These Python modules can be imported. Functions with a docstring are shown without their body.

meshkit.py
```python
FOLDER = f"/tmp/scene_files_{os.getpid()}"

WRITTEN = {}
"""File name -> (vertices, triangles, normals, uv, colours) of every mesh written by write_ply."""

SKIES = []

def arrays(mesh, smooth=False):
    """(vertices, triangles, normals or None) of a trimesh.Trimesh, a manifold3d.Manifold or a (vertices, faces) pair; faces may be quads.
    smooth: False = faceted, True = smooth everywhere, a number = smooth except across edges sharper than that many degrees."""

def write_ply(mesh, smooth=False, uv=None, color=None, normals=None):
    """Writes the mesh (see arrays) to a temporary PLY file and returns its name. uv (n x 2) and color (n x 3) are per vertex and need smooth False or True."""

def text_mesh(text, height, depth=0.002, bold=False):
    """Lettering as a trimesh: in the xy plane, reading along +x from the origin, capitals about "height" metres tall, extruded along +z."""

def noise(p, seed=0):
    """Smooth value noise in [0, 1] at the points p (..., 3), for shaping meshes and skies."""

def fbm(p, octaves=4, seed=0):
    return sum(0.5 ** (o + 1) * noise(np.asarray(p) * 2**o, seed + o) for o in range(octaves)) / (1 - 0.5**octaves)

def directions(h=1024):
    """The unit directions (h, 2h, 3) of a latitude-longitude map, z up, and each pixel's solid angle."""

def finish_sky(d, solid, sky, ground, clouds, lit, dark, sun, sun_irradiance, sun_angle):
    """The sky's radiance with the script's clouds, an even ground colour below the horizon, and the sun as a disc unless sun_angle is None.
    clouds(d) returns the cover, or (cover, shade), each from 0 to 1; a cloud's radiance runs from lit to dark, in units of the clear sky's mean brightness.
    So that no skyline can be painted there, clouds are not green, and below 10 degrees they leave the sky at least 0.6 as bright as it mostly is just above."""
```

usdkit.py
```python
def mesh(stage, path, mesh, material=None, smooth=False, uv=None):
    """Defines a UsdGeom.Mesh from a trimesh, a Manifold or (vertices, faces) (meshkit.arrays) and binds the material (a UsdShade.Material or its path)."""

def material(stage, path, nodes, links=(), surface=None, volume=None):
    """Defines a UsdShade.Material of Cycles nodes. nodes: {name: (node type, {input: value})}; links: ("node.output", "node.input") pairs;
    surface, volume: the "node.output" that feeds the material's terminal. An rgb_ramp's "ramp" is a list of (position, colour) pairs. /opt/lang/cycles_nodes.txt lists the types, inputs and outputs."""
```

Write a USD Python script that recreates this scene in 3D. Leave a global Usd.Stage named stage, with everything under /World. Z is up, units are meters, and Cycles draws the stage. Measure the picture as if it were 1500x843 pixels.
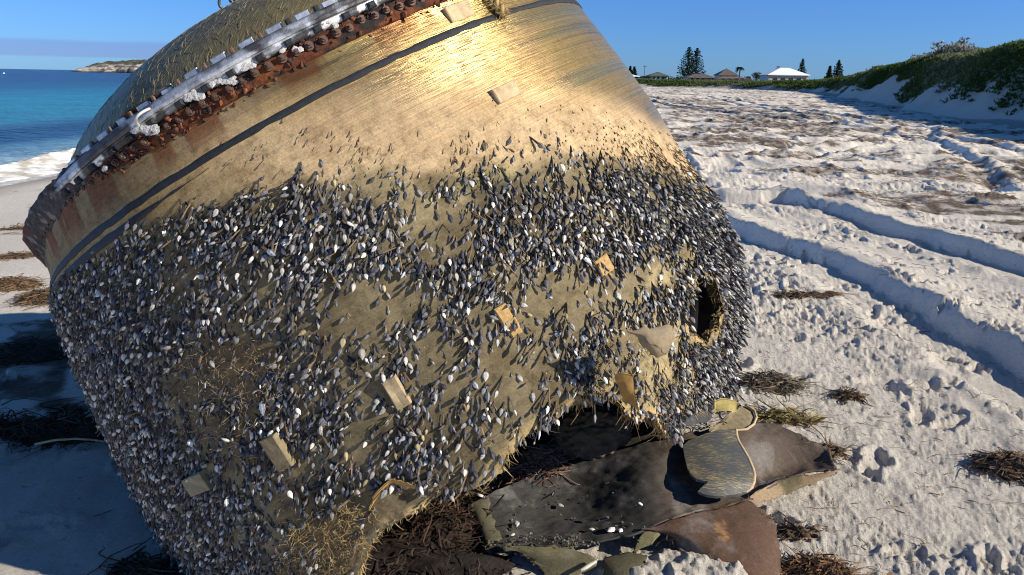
import math
import numpy as np
import trimesh, manifold3d, shapely
from shapely.geometry import Polygon, LineString
from scipy.interpolate import RectBivariateSpline
from scipy.spatial import cKDTree
from pxr import Usd, UsdGeom, UsdLux, UsdShade, Sdf, Gf, Vt
import usdkit
from meshkit import fbm, noise, text_mesh

stage = Usd.Stage.CreateInMemory()
UsdGeom.SetStageUpAxis(stage, UsdGeom.Tokens.z)
UsdGeom.SetStageMetersPerUnit(stage, 1.0)
world = UsdGeom.Xform.Define(stage, '/World')
stage.SetDefaultPrim(world.GetPrim())
UsdGeom.Scope.Define(stage, '/World/Looks')
rng = np.random.default_rng(7)

# ------------------------------------------------------------------ camera
FOC, PW, PH = 1083.0, 1500, 843
ROLL, PITCH = math.radians(1.05), math.atan((PH / 2 - 114.5) / FOC)
CAM = np.array([0.0, 0.0, 1.65])
_r, _u = np.array([1.0, 0, 0]), np.array([0, math.sin(PITCH), math.cos(PITCH)])
FWD = np.array([0, math.cos(PITCH), -math.sin(PITCH)])
RIGHT = math.cos(ROLL) * _r + math.sin(ROLL) * _u
UP = -math.sin(ROLL) * _r + math.cos(ROLL) * _u
cam = UsdGeom.Camera.Define(stage, '/World/camera')
cam.AddTransformOp().Set(Gf.Matrix4d(*RIGHT, 0, *UP, 0, *(-FWD), 0, *CAM, 1))
cam.CreateHorizontalApertureAttr(36.0)
cam.CreateVerticalApertureAttr(36.0 * 575 / 1024)
cam.CreateFocalLengthAttr(36.0 * FOC / PW)
cam.CreateClippingRangeAttr(Gf.Vec2f(0.05, 40000))
cam.CreateExposureAttr(0.52)

# ------------------------------------------------------------------ sky and sun
SUN_AZ, SUN_EL = math.radians(-17), math.radians(29)          # azimuth counted from +x, towards the viewer
SUN = np.array([math.cos(SUN_EL) * math.cos(SUN_AZ), math.cos(SUN_EL) * math.sin(SUN_AZ), math.sin(SUN_EL)])
SKY_STRENGTH, SUN_INTENSITY = 0.052, 1.25
usdkit.material(stage, '/World/Looks/sky_look', {
    'sky': ('sky_texture', {'sky_type': 'single_scattering', 'sun_disc': False, 'sun_elevation': SUN_EL,
                            'sun_rotation': math.atan2(SUN[0], SUN[1]), 'air_density': 1.0, 'aerosol_density': 0.1, 'ozone_density': 1.0}),
    'tc': ('texture_coordinate', {}), 'xyz': ('separate_xyz', {}),
    # a low bank of lilac cloud over the sea, to the left (bearing x/y < -0.3)
    'map': ('mapping', {'scale': (3.0, 3.0, 25.0)}), 'n': ('noise_texture', {'scale': 2.0, 'detail': 3}),
    'wob': ('math', {'math_type': 'multiply_add', 'value2': 0.008, 'value3': -0.004}),
    'z': ('math', {'math_type': 'add'}),
    'lo': ('map_range', {'range_type': 'smoothstep', 'from_min': 0.0125, 'from_max': 0.0150, 'clamp': True}),
    'hi': ('map_range', {'range_type': 'smoothstep', 'from_min': 0.029, 'from_max': 0.0345, 'to_min': 1.0, 'to_max': 0.0, 'clamp': True}),
    'az': ('map_range', {'range_type': 'smoothstep', 'from_min': -0.1, 'from_max': 0.15, 'to_min': 1.0, 'to_max': 0.0, 'clamp': True}),
    'm1': ('math', {'math_type': 'multiply'}), 'm2': ('math', {'math_type': 'multiply'}), 'm3': ('math', {'math_type': 'multiply', 'value2': 0.8}),
    'dark': ('mix', {'mix_type': 'multiply', 'fac': 1.0, 'color2': (0.94, 0.74, 0.86)}),
    'cloud': ('mix', {'mix_type': 'mix'}),
    'deep': ('mix', {'mix_type': 'multiply', 'fac': 1.0, 'color2': (.44, .95, 1.68)}), 'hz': ('rgb_ramp', {'ramp': [(0, (.80, .80, 1.10)), (.10, (.86, .84, 1.06)), (.30, (1, 1, 1)), (1, (1, 1, 1))]}), 'hm': ('mix', {'mix_type': 'multiply', 'fac': 1.0}),
    'bg': ('background_shader', {'strength': SKY_STRENGTH}),
}, [('tc.generated', 'xyz.vector'), ('tc.generated', 'map.vector'), ('map.vector', 'n.vector'), ('n.fac', 'wob.value1'),
    ('xyz.z', 'z.value1'), ('wob.value', 'z.value2'), ('z.value', 'lo.value'), ('z.value', 'hi.value'), ('xyz.x', 'az.value'),
    ('lo.result', 'm1.value1'), ('hi.result', 'm1.value2'), ('m1.value', 'm2.value1'), ('az.result', 'm2.value2'), ('m2.value', 'm3.value1'),
    ('xyz.z', 'hz.fac'), ('sky.color', 'deep.color1'), ('deep.color', 'hm.color1'), ('hz.color', 'hm.color2'), ('hm.color', 'dark.color1'), ('hm.color', 'cloud.color1'), ('dark.color', 'cloud.color2'), ('m3.value', 'cloud.fac'),
    ('cloud.color', 'bg.color')], surface='bg.background')
dome = UsdLux.DomeLight.Define(stage, '/World/sky')
dome.CreateIntensityAttr(1.0)
UsdShade.MaterialBindingAPI.Apply(dome.GetPrim()).Bind(UsdShade.Material.Get(stage, '/World/Looks/sky_look'))
sun = UsdLux.DistantLight.Define(stage, '/World/sun')
sun.CreateNormalizeAttr(True)
sun.CreateIntensityAttr(SUN_INTENSITY)
sun.CreateAngleAttr(0.53)
sun.CreateColorAttr(Gf.Vec3f(1.0, 0.93, 0.82))
_zx = SUN
_xx = np.cross([0, 0, 1.0], _zx); _xx /= np.linalg.norm(_xx)
_yx = np.cross(_zx, _xx)
sun.AddTransformOp().Set(Gf.Matrix4d(*_xx, 0, *_yx, 0, *_zx, 0, 0, 0, 50, 1))

# ------------------------------------------------------------------ helpers
_names = {}
def numbered(parent, name):
    k = _names.get((parent, name), 0)
    _names[(parent, name)] = k + 1
    return f'{parent}/{name}' + (f'_{k:03d}' if k else '')

def tag(prim, label=None, category=None, group=None, kind=None):
    p = prim.GetPrim() if hasattr(prim, 'GetPrim') else prim
    for k, v in (('label', label), ('category', category), ('group', group), ('kind', kind)):
        if v: p.SetCustomDataByKey(k, v)
    return prim

def thing(name, loc, label, category, group=None, rotz=0.0):
    x = UsdGeom.Xform.Define(stage, numbered('/World', name))
    x.AddTranslateOp().Set(Gf.Vec3d(*map(float, loc)))
    if rotz: x.AddRotateZOp().Set(math.degrees(rotz))
    return tag(x, label, category, group)

def copy_of(src, name, loc, label, category, group=None, rotz=0.0, scale=None):
    x = UsdGeom.Xform.Define(stage, numbered('/World', name))
    x.GetPrim().GetReferences().AddInternalReference(src.GetPath())
    x.ClearXformOpOrder()
    x.GetPrim().SetInstanceable(True)
    x.AddTranslateOp().Set(Gf.Vec3d(*map(float, loc)))
    x.AddRotateZOp().Set(math.degrees(rotz))
    if scale: x.AddScaleOp().Set(Gf.Vec3f(*scale))
    return tag(x, label, category, group)

def tri(f):
    f = np.asarray(f, int)
    return np.vstack([f[:, [0, 1, 2]], f[:, [0, 2, 3]]]) if f.shape[1] == 4 else f

def vnormals(v, f):
    n = np.zeros_like(v)
    fn = np.cross(v[f[:, 1]] - v[f[:, 0]], v[f[:, 2]] - v[f[:, 0]])
    for k in range(3):
        for c in range(3):
            n[:, c] += np.bincount(f[:, k], fn[:, c], len(v))
    return n / np.maximum(np.linalg.norm(n, axis=1, keepdims=True), 1e-20)

def put(name, vf, mat, parent=None, base=(0, 0, 0), col=None, uv=None, smooth=True, kind=None, label=None):
    """one Mesh prim; vertices are given in the world and stored relative to base (its thing's origin)"""
    if isinstance(vf, trimesh.Trimesh): v, f = np.array(vf.vertices), np.array(vf.faces)
    elif hasattr(vf, 'to_mesh'):
        m = vf.to_mesh(); v, f = np.array(m.vert_properties[:, :3], float), np.array(m.tri_verts)
    else: v, f = np.asarray(vf[0], float), tri(vf[1])
    if col is None and uv is None:
        us, inv = np.unique(f, return_inverse=True)
        if len(us) < len(v): v, f = v[us], inv.reshape(-1, 3)
    path = numbered(str(parent.GetPath()) if parent is not None else '/World', name)
    if isinstance(smooth, (int, float)) and not isinstance(smooth, bool):
        m = usdkit.mesh(stage, path, (v - np.asarray(base), f), LOOK[mat], smooth=smooth)
    else:
        v = v - np.asarray(base)
        m = UsdGeom.Mesh.Define(stage, path)
        m.CreatePointsAttr(Vt.Vec3fArray.FromNumpy(v.astype(np.float32)))
        m.CreateFaceVertexCountsAttr(Vt.IntArray.FromNumpy(np.full(len(f), 3, np.int32)))
        m.CreateFaceVertexIndicesAttr(Vt.IntArray.FromNumpy(np.ascontiguousarray(f.astype(np.int32)).ravel()))
        m.CreateSubdivisionSchemeAttr('none')
        if smooth:
            m.CreateNormalsAttr(Vt.Vec3fArray.FromNumpy(vnormals(v, f).astype(np.float32)))
            m.SetNormalsInterpolation('vertex')
        api = UsdGeom.PrimvarsAPI(m)
        if col is not None:
            api.CreatePrimvar('tint', Sdf.ValueTypeNames.Color3fArray, 'vertex').Set(Vt.Vec3fArray.FromNumpy(np.asarray(col, np.float32)))
        if uv is not None:
            api.CreatePrimvar('st', Sdf.ValueTypeNames.TexCoord2fArray, 'vertex').Set(Vt.Vec2fArray.FromNumpy(np.asarray(uv, np.float32)))
        UsdShade.MaterialBindingAPI.Apply(m.GetPrim()).Bind(LOOK[mat])
    if kind or label: tag(m, label=label, kind=kind)
    return m

def scatter(name, protos, mat, pos, frames, scales, idx, parent=None, base=(0, 0, 0), kind='stuff', proto_name='shape'):
    """a PointInstancer: protos = [(vertices, faces, colours)], frames (N,3,3) with the axes as columns"""
    path = numbered(str(parent.GetPath()) if parent is not None else '/World', name)
    pi = UsdGeom.PointInstancer.Define(stage, path)
    rel = pi.CreatePrototypesRel()
    for v, f, c in protos:
        m = put(proto_name, (v, f), mat, pi, col=c, smooth=False)
        rel.AddTarget(m.GetPath())
    m = np.asarray(frames, float)
    t = m[:, 0, 0] + m[:, 1, 1] + m[:, 2, 2]
    from scipy.spatial.transform import Rotation
    q = Rotation.from_matrix(m).as_quat()
    pi.CreatePositionsAttr(Vt.Vec3fArray.FromNumpy((np.asarray(pos) - np.asarray(base)).astype(np.float32)))
    pi.CreateOrientationsAttr(Vt.QuathArray([Gf.Quath(float(a[3]), float(a[0]), float(a[1]), float(a[2])) for a in q]))
    pi.CreateScalesAttr(Vt.Vec3fArray.FromNumpy(np.repeat(np.asarray(scales, np.float32)[:, None], 3, 1)))
    pi.CreateProtoIndicesAttr(Vt.IntArray.FromNumpy(np.asarray(idx, np.int32)))
    return tag(pi, kind=kind)

def ray(px, py):
    d = RIGHT * ((px - PW / 2) / FOC) + UP * ((PH / 2 - py) / FOC) + FWD
    return d / np.linalg.norm(d)
def spot(px, py, z=0.0):
    """the point at height z that the photograph shows at (px, py)"""
    d = ray(px, py); return CAM + d * ((z - CAM[2]) / d[2])
def bearing(px, py, dist):
    """the point dist metres ahead (in y) seen at (px, py)"""
    d = ray(px, py); return CAM + d * (dist / d[1])
def photo_xy(P):
    d = np.asarray(P, float) - CAM; z = d @ FWD
    return np.stack([PW / 2 + FOC * (d @ RIGHT) / z, PH / 2 - FOC * (d @ UP) / z], -1)
def sstep(a, b, x):
    t = np.clip((x - a) / (b - a), 0, 1); return t * t * (3 - 2 * t)
def mixc(a, b, t): return np.asarray(a, float) * (1 - t[..., None]) + np.asarray(b, float) * t[..., None]
def fb(p, octv=4, seed=0): return fbm(np.asarray(p, float), octv, seed)
def polydist(P, path):
    """unsigned distance, signed side (+ on the right of the walk), fraction along, for 2-D points to a polyline"""
    best = np.full(len(P), 1e9); side = np.zeros(len(P)); along = np.zeros(len(P)); L = 0.0
    path = np.asarray(path, float)
    for a, b in zip(path[:-1], path[1:]):
        d = b - a; ln = np.linalg.norm(d)
        t = np.clip(((P - a) @ d) / ln ** 2, 0, 1)
        q = P - (a + t[:, None] * d); dist = np.linalg.norm(q, axis=1)
        k = dist < best
        best[k] = dist[k]; side[k] = np.sign(d[1] * q[k, 0] - d[0] * q[k, 1]); along[k] = L + t[k] * ln
        L += ln
    return best, side * best, along

def box(lo, hi):
    lo, hi = np.asarray(lo, float), np.asarray(hi, float)
    return trimesh.creation.box(hi - lo, trimesh.transformations.translation_matrix((lo + hi) / 2))
def join(ms): return trimesh.util.concatenate(ms)

def strands(roots, dirs, length, rad, bend, nseg=4, sides=3, droop=0.0, curl=0.0, seed=1):
    """tapering curved threads: returns vertices, faces, thread index of each vertex"""
    roots, dirs, bend = (np.asarray(x, float) for x in (roots, dirs, bend))
    N = len(roots); length = np.broadcast_to(length, N); rad = np.broadcast_to(rad, N)
    s = np.linspace(0, 1, nseg + 1)
    P = roots[:, None] + dirs[:, None] * (length[:, None] * s)[..., None] + bend[:, None] * (length[:, None] * s ** 2)[..., None]
    if curl:
        rc = np.random.default_rng(seed); w1, w2 = rc.normal(size=(2, N, 3)); w1[:, 2] *= .3; w2[:, 2] *= .3
        fr, ph = rc.uniform(3, 9, N)[:, None], rc.uniform(0, 6.28, N)[:, None]
        P = P + curl * length[:, None, None] * ((np.sin(fr * s + ph) - np.sin(ph))[..., None] * w1[:, None] + (np.cos(fr * s) - 1)[..., None] * w2[:, None] * .6)
    P[..., 2] -= droop * (length[:, None] * s ** 2)
    T = np.gradient(P, axis=1); T /= np.maximum(np.linalg.norm(T, axis=2, keepdims=True), 1e-9)
    ref = np.where(np.abs(T[..., 2:]) > .9, [1.0, 0, 0], [0, 0, 1.0])
    X = np.cross(T, ref); X /= np.maximum(np.linalg.norm(X, axis=2, keepdims=True), 1e-9)
    Y = np.cross(T, X)
    ang = np.arange(sides) / sides * 2 * np.pi
    w = (rad[:, None] * (1 - .75 * s ** 2))[..., None, None]
    V = P[:, :, None] + w * (np.cos(ang)[:, None] * X[:, :, None] + np.sin(ang)[:, None] * Y[:, :, None])
    i, j, k = np.meshgrid(np.arange(N), np.arange(nseg), np.arange(sides), indexing='ij')
    n = lambda a, b, c: (a * (nseg + 1) + b) * sides + c % sides
    q = np.stack([n(i, j, k), n(i, j, k + 1), n(i, j + 1, k + 1), n(i, j + 1, k)], -1).reshape(-1, 4)
    return V.reshape(-1, 3), tri(q), np.repeat(np.arange(N), (nseg + 1) * sides)

def tube(path, r, sides=8):
    path = np.asarray(path, float); n = len(path)
    T = np.gradient(path, axis=0); T /= np.linalg.norm(T, axis=1, keepdims=True)
    X = np.cross(T, [0.31, 0.22, 0.93]); X /= np.linalg.norm(X, axis=1, keepdims=True); Y = np.cross(T, X)
    a = np.arange(sides) / sides * 2 * np.pi
    r = np.broadcast_to(r, n)
    V = path[:, None] + r[:, None, None] * (np.cos(a)[:, None] * X[:, None] + np.sin(a)[:, None] * Y[:, None])
    i, k = np.meshgrid(np.arange(n - 1), np.arange(sides), indexing='ij')
    q = np.stack([i * sides + k, i * sides + (k + 1) % sides, (i + 1) * sides + (k + 1) % sides, (i + 1) * sides + k], -1).reshape(-1, 4)
    V = V.reshape(-1, 3); f = tri(q)
    caps = []
    for base, flip in ((0, 1), ((n - 1) * sides, 0)):
        for k in range(1, sides - 1):
            caps.append([base, base + k + 1, base + k] if flip else [base, base + k, base + k + 1])
    return V, np.vstack([f, caps])

def sheet(V, thick, nu, nv):
    """closes a (nu, nv) grid of points into a slab of that thickness"""
    i, j = np.meshgrid(np.arange(nu - 1), np.arange(nv - 1), indexing='ij')
    q = np.stack([i * nv + j, (i + 1) * nv + j, (i + 1) * nv + j + 1, i * nv + j + 1], -1).reshape(-1, 4)
    V = V.reshape(-1, 3); f = tri(q); n = vnormals(V, f)
    if n[:, 2].mean() < 0: f = f[:, ::-1]; n = -n
    B = V - n * (np.reshape(thick, (-1, 1)) if np.ndim(thick) else thick); N = len(V)
    rim = [a for a in list(range(nv)) + [k * nv + nv - 1 for k in range(1, nu)] + list(range((nu - 1) * nv + nv - 2, (nu - 1) * nv - 1, -1)) + [k * nv for k in range(nu - 2, 0, -1)]]
    e = np.array([[a, b] for a, b in zip(rim, rim[1:] + rim[:1])])
    side = tri(np.stack([e[:, 0], e[:, 1], e[:, 1] + N, e[:, 0] + N], 1))
    m = trimesh.Trimesh(np.vstack([V, B]), np.vstack([f, f[:, ::-1] + N, side]), process=False)
    return m
def patch(ctrl, nu, nv, thick, wob=0.0, seed=0):
    c = np.array(ctrl, float); c[..., 2] = np.where(c[..., 2] > .045, .045 + (c[..., 2] - .045) * .6, c[..., 2])
    P = np.array([[spot(*p) for p in row] for row in c])
    u, v = np.linspace(0, 1, P.shape[0]), np.linspace(0, 1, P.shape[1])
    uu, vv = np.linspace(0, 1, nu), np.linspace(0, 1, nv)
    V = np.stack([RectBivariateSpline(u, v, P[..., k], kx=min(3, len(u) - 1), ky=min(3, len(v) - 1))(uu, vv) for k in range(3)], -1)
    if wob:
        flat = V.reshape(-1, 3)
        flat += (wob * (fb(flat * 9, 3, seed) - .5) + .5 * wob * (fb(flat * [26, 34, 26], 3, seed + 7) - .5))[:, None] * np.array([.4, .4, 1.0]) * 2
        edge = np.minimum(np.minimum(*np.meshgrid(uu, vv, indexing='ij')), np.minimum(*np.meshgrid(1 - uu, 1 - vv, indexing='ij'))).reshape(-1)
        flat[:, :2] += ((fb(flat * 26, 3, seed + 3) - .5) * .045 * sstep(.05, 0, edge))[:, None]
        V = flat.reshape(nu, nv, 3)
    return sheet(V, thick, nu, nv)

# ------------------------------------------------------------------ materials
LOOK = {}
def look(name, nodes, links=(), surface='p.BSDF'):
    LOOK[name] = usdkit.material(stage, f'/World/Looks/{name}', nodes, links, surface=surface)
def plain(name, colour, rough=0.6, metal=0.0, vary=0.25, scale=20.0, bump=0.3, bdist=0.004, spec=0.5, detail=5):
    c = np.array(colour)
    look(name, {'tc': ('texture_coordinate', {}), 'n': ('noise_texture', {'scale': scale, 'detail': detail, 'roughness': .65}),
                'r': ('rgb_ramp', {'ramp': [(.25, tuple(c * (1 - vary))), (.75, tuple(np.minimum(c * (1 + vary), .95)))]}),
                'b': ('bump', {'strength': bump, 'distance': bdist}),
                'p': ('principled_bsdf', {'roughness': rough, 'metallic': metal, 'specular_ior_level': spec})},
         [('tc.object', 'n.vector'), ('n.fac', 'r.fac'), ('r.color', 'p.base_color'), ('n.fac', 'b.height'), ('b.normal', 'p.normal')])
def tinted(name, rough=0.6, metal=0.0, vary=0.35, scale=40.0, bump=0.4, bdist=0.004, spec=0.5, detail=5, transl=0.0):
    nodes = {'a': ('attribute', {'attribute': 'tint'}), 'tc': ('texture_coordinate', {}), 'n': ('noise_texture', {'scale': scale, 'detail': detail, 'roughness': .65}),
             'r': ('rgb_ramp', {'ramp': [(.25, (1 - vary,) * 3), (.75, (1 + vary,) * 3)]}),
             'm': ('mix', {'mix_type': 'multiply', 'fac': 1.0}), 'b': ('bump', {'strength': bump, 'distance': bdist}),
             'p': ('principled_bsdf', {'roughness': rough, 'metallic': metal, 'specular_ior_level': spec})}
    links = [('tc.object', 'n.vector'), ('n.fac', 'r.fac'), ('a.color', 'm.color1'), ('r.color', 'm.color2'), ('m.color', 'p.base_color'), ('n.fac', 'b.height'), ('b.normal', 'p.normal')]
    surf = 'p.BSDF'
    if transl:
        nodes['t'] = ('translucent_bsdf', {}); nodes['mx'] = ('mix_closure', {'fac': transl})
        links += [('m.color', 't.color'), ('p.BSDF', 'mx.closure1'), ('t.BSDF', 'mx.closure2')]; surf = 'mx.closure'
    look(name, nodes, links, surf)

look('sand_look', {'a': ('attribute', {'attribute': 'tint'}), 'g': ('geometry', {}), 'n': ('noise_texture', {'scale': 70, 'detail': 8, 'roughness': .75}), 'n2': ('noise_texture', {'scale': 11, 'detail': 8, 'roughness': .72}), 'n3': ('noise_texture', {'scale': 26, 'detail': 4, 'roughness': .6}),
     'r': ('rgb_ramp', {'ramp': [(.25, (.78, .77, .75)), (.75, (1.18, 1.18, 1.18))]}), 'x': ('mix', {'mix_type': 'multiply', 'fac': 1.0}),
     'd': ('rgb_ramp', {'ramp': [(.64, (0, 0, 0)), (.70, (1, 1, 1))]}), 'dm': ('math', {'math_type': 'multiply', 'value2': .45}), 'bits': ('mix', {'color2': (.17, .12, .08)}),
     'b1': ('bump', {'strength': .9, 'distance': .04}), 'b2': ('bump', {'strength': .9, 'distance': .016}), 'p': ('principled_bsdf', {'roughness': .95, 'specular_ior_level': .12})},
     [('g.position', 'n.vector'), ('g.position', 'n2.vector'), ('g.position', 'n3.vector'), ('n.fac', 'r.fac'), ('a.color', 'x.color1'), ('r.color', 'x.color2'), ('n3.fac', 'd.fac'), ('d.color', 'dm.value1'), ('dm.value', 'bits.fac'), ('x.color', 'bits.color1'), ('bits.color', 'p.base_color'),
      ('n2.fac', 'b1.height'), ('n.fac', 'b2.height'), ('b1.normal', 'b2.normal'), ('b2.normal', 'p.normal')])
tinted('wrack_look', rough=.85, vary=.3, scale=60, bump=0.0, spec=.2)
tinted('shell_look', rough=.55, vary=.3, scale=160, bump=.25, bdist=.001, spec=.2)
tinted('scrub_look', rough=.8, vary=.3, scale=1.2, bump=0.0, spec=.15, transl=.38)
tinted('fibre_look', rough=.75, vary=.2, scale=90, bump=0.0, spec=.25, transl=.25)
tinted('rock_look', rough=.95, vary=.3, scale=.12, bump=.8, bdist=1.2, spec=.1, detail=8)
tinted('crust_look', rough=.9, vary=.5, scale=70, bump=.9, bdist=.006, spec=.2, detail=8)
tinted('foam_look', rough=.8, vary=.12, scale=6, bump=.8, bdist=.05, spec=.2)
plain('aluminium', (.50, .51, .52), rough=.45, metal=.7, vary=.55, scale=38, bump=.3, bdist=.002)
plain('bolt_steel', (.13, .075, .05), rough=.7, metal=.35, vary=.6, scale=130, bump=.5, bdist=.002)
plain('rubber_black', (.013, .015, .018), rough=.75, vary=.6, scale=60, bump=.4, bdist=.002)
plain('pad_tan', (.46, .33, .175), rough=.75, vary=.40, scale=38, bump=.4, bdist=.002)
plain('pad_mid', (.34, .255, .14), rough=.85, vary=.5, scale=38, bump=.6, bdist=.003)
plain('pad_olive', (.20, .155, .08), rough=.85, vary=.4, scale=45, bump=.5, bdist=.003)
plain('cork', (.42, .26, .09), rough=.85, vary=.4, scale=70, bump=.6, bdist=.003)
plain('white_salt', (.52, .505, .47), rough=.95, vary=.30, scale=110, bump=1.0, bdist=.006, detail=8)
plain('wire_look', (.10, .10, .10), rough=.45, metal=.6, vary=.2)
plain('wire_pale', (.55, .52, .45), rough=.5, metal=.2, vary=.2)
plain('liner_dark', (.028, .027, .027), rough=.7, vary=.55, scale=14, bump=.35, bdist=.003)
plain('foam_tan', (.12, .08, .042), rough=.95, vary=.45, scale=22, bump=.9, bdist=.02)
plain('driftwood', (.55, .49, .38), rough=.85, vary=.3, scale=40, bump=.5)
plain('reed', (.34, .28, .15), rough=.8, vary=.3, scale=30)
plain('rope_look', (.36, .25, .09), rough=.8, vary=.45, scale=120, bump=.6, bdist=.003)
plain('wall_white', (.66, .64, .60), rough=.8, vary=.06, scale=.6)
plain('wall_cream', (.50, .43, .33), rough=.8, vary=.1, scale=.6)
plain('wall_mint', (.42, .52, .47), rough=.8, vary=.08, scale=.6)
plain('roof_white', (.82, .82, .82), rough=.5, vary=.05, scale=.5, bump=0)
plain('roof_brown', (.10, .075, .062), rough=.8, vary=.25, scale=.8, bump=.3, bdist=.05)
plain('roof_green', (.075, .095, .07), rough=.8, vary=.2, scale=.8)
plain('window_dark', (.02, .025, .03), rough=.15, vary=.1)
plain('trunk_look', (.09, .07, .055), rough=.9, vary=.3, scale=3)
plain('boat_white', (.85, .85, .85), rough=.3, vary=.03)

# ------------------------------------------------------------------ beach
SHORE = np.array([(-11.5, -400), (-11.0, -30), (-10.5, 0), (-10.25, 12), (-10.0, 17), (-9.4, 30), (-6, 80), (-2, 160), (18, 240), (10, 420), (-60, 700), (-200, 1500), (-500, 4000)], float)
RUT_A = [(2.3, 10.2), (2.45, 9.0), (2.63, 8.28), (3.02, 7.12), (3.14, 6.21), (3.14, 5.15), (3.15, 4.27), (3.1, 3.3), (2.9, 2.0), (2.6, .2), (2.2, -2)]
RUT_B = [(1.0, 11.6), (2.0, 11.3), (2.89, 10.98), (3.93, 10.68), (4.35, 9.58), (4.56, 8.27), (4.85, 6.84), (5.1, 5.2), (5.2, 3), (5.0, 0)]
TRACK_C = [(6, 16), (9, 20), (13.5, 24.5), (16.5, 30), (17, 38), (18, 55), (24, 90)]
TRACK_D = [(9.5, 12), (12, 17), (14, 22), (15, 27), (14, 36), (12, 52), (14, 80)]
_fr = np.random.default_rng(11)
PRINTS = []
for _ in range(210):
    a = _fr.uniform(0, 2 * np.pi)
    x, y = _fr.uniform(.75, 5.2), _fr.uniform(1.2, 8.0)
    if x < .9 and y > 2.4: continue
    PRINTS.append((x, y, a, _fr.uniform(.06, .14), _fr.uniform(.03, .055), _fr.uniform(.018, .034)))
for _ in range(25):
    PRINTS.append((_fr.uniform(-3.2, -1.2), _fr.uniform(1.9, 4.5), _fr.uniform(0, 6.28), .13, .05, _fr.uniform(.012, .022)))

def shore_d(x, y):
    d, s, _ = polydist(np.stack([x, y], 1), SHORE)
    return s          # + is landward (to the right of the walk)

def rut(P, path, depth, rise):
    d, s, al = polydist(P, path)
    Pz = np.stack([P[:, 0], P[:, 1], 0 * s], 1)
    wob = (noise(np.stack([al * 3.1, s * 0, s * 0], 1), 3) - .5) * .12 + (noise(Pz * 7, 4) - .5) * .045
    s = s + wob
    L = al.max() if len(al) else 1
    s = -s           # the walk comes towards the camera, so +s is now the far, right-hand bank
    lo = -depth * sstep(-.62, -.40, s) * sstep(.07, -.11, s)
    hi = rise * sstep(-.08, .08, s) * sstep(.75, .05, s) * (.7 + .6 * noise(np.stack([al * 2.2, s * 4, s * 0], 1), 8))
    hi += rise * .5 * np.exp(-((s + .62) / .12) ** 2) * noise(np.stack([al * 7, s * 9, s * 0], 1), 9)
    return (lo + hi) * sstep(1.2, .8, d)

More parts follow.
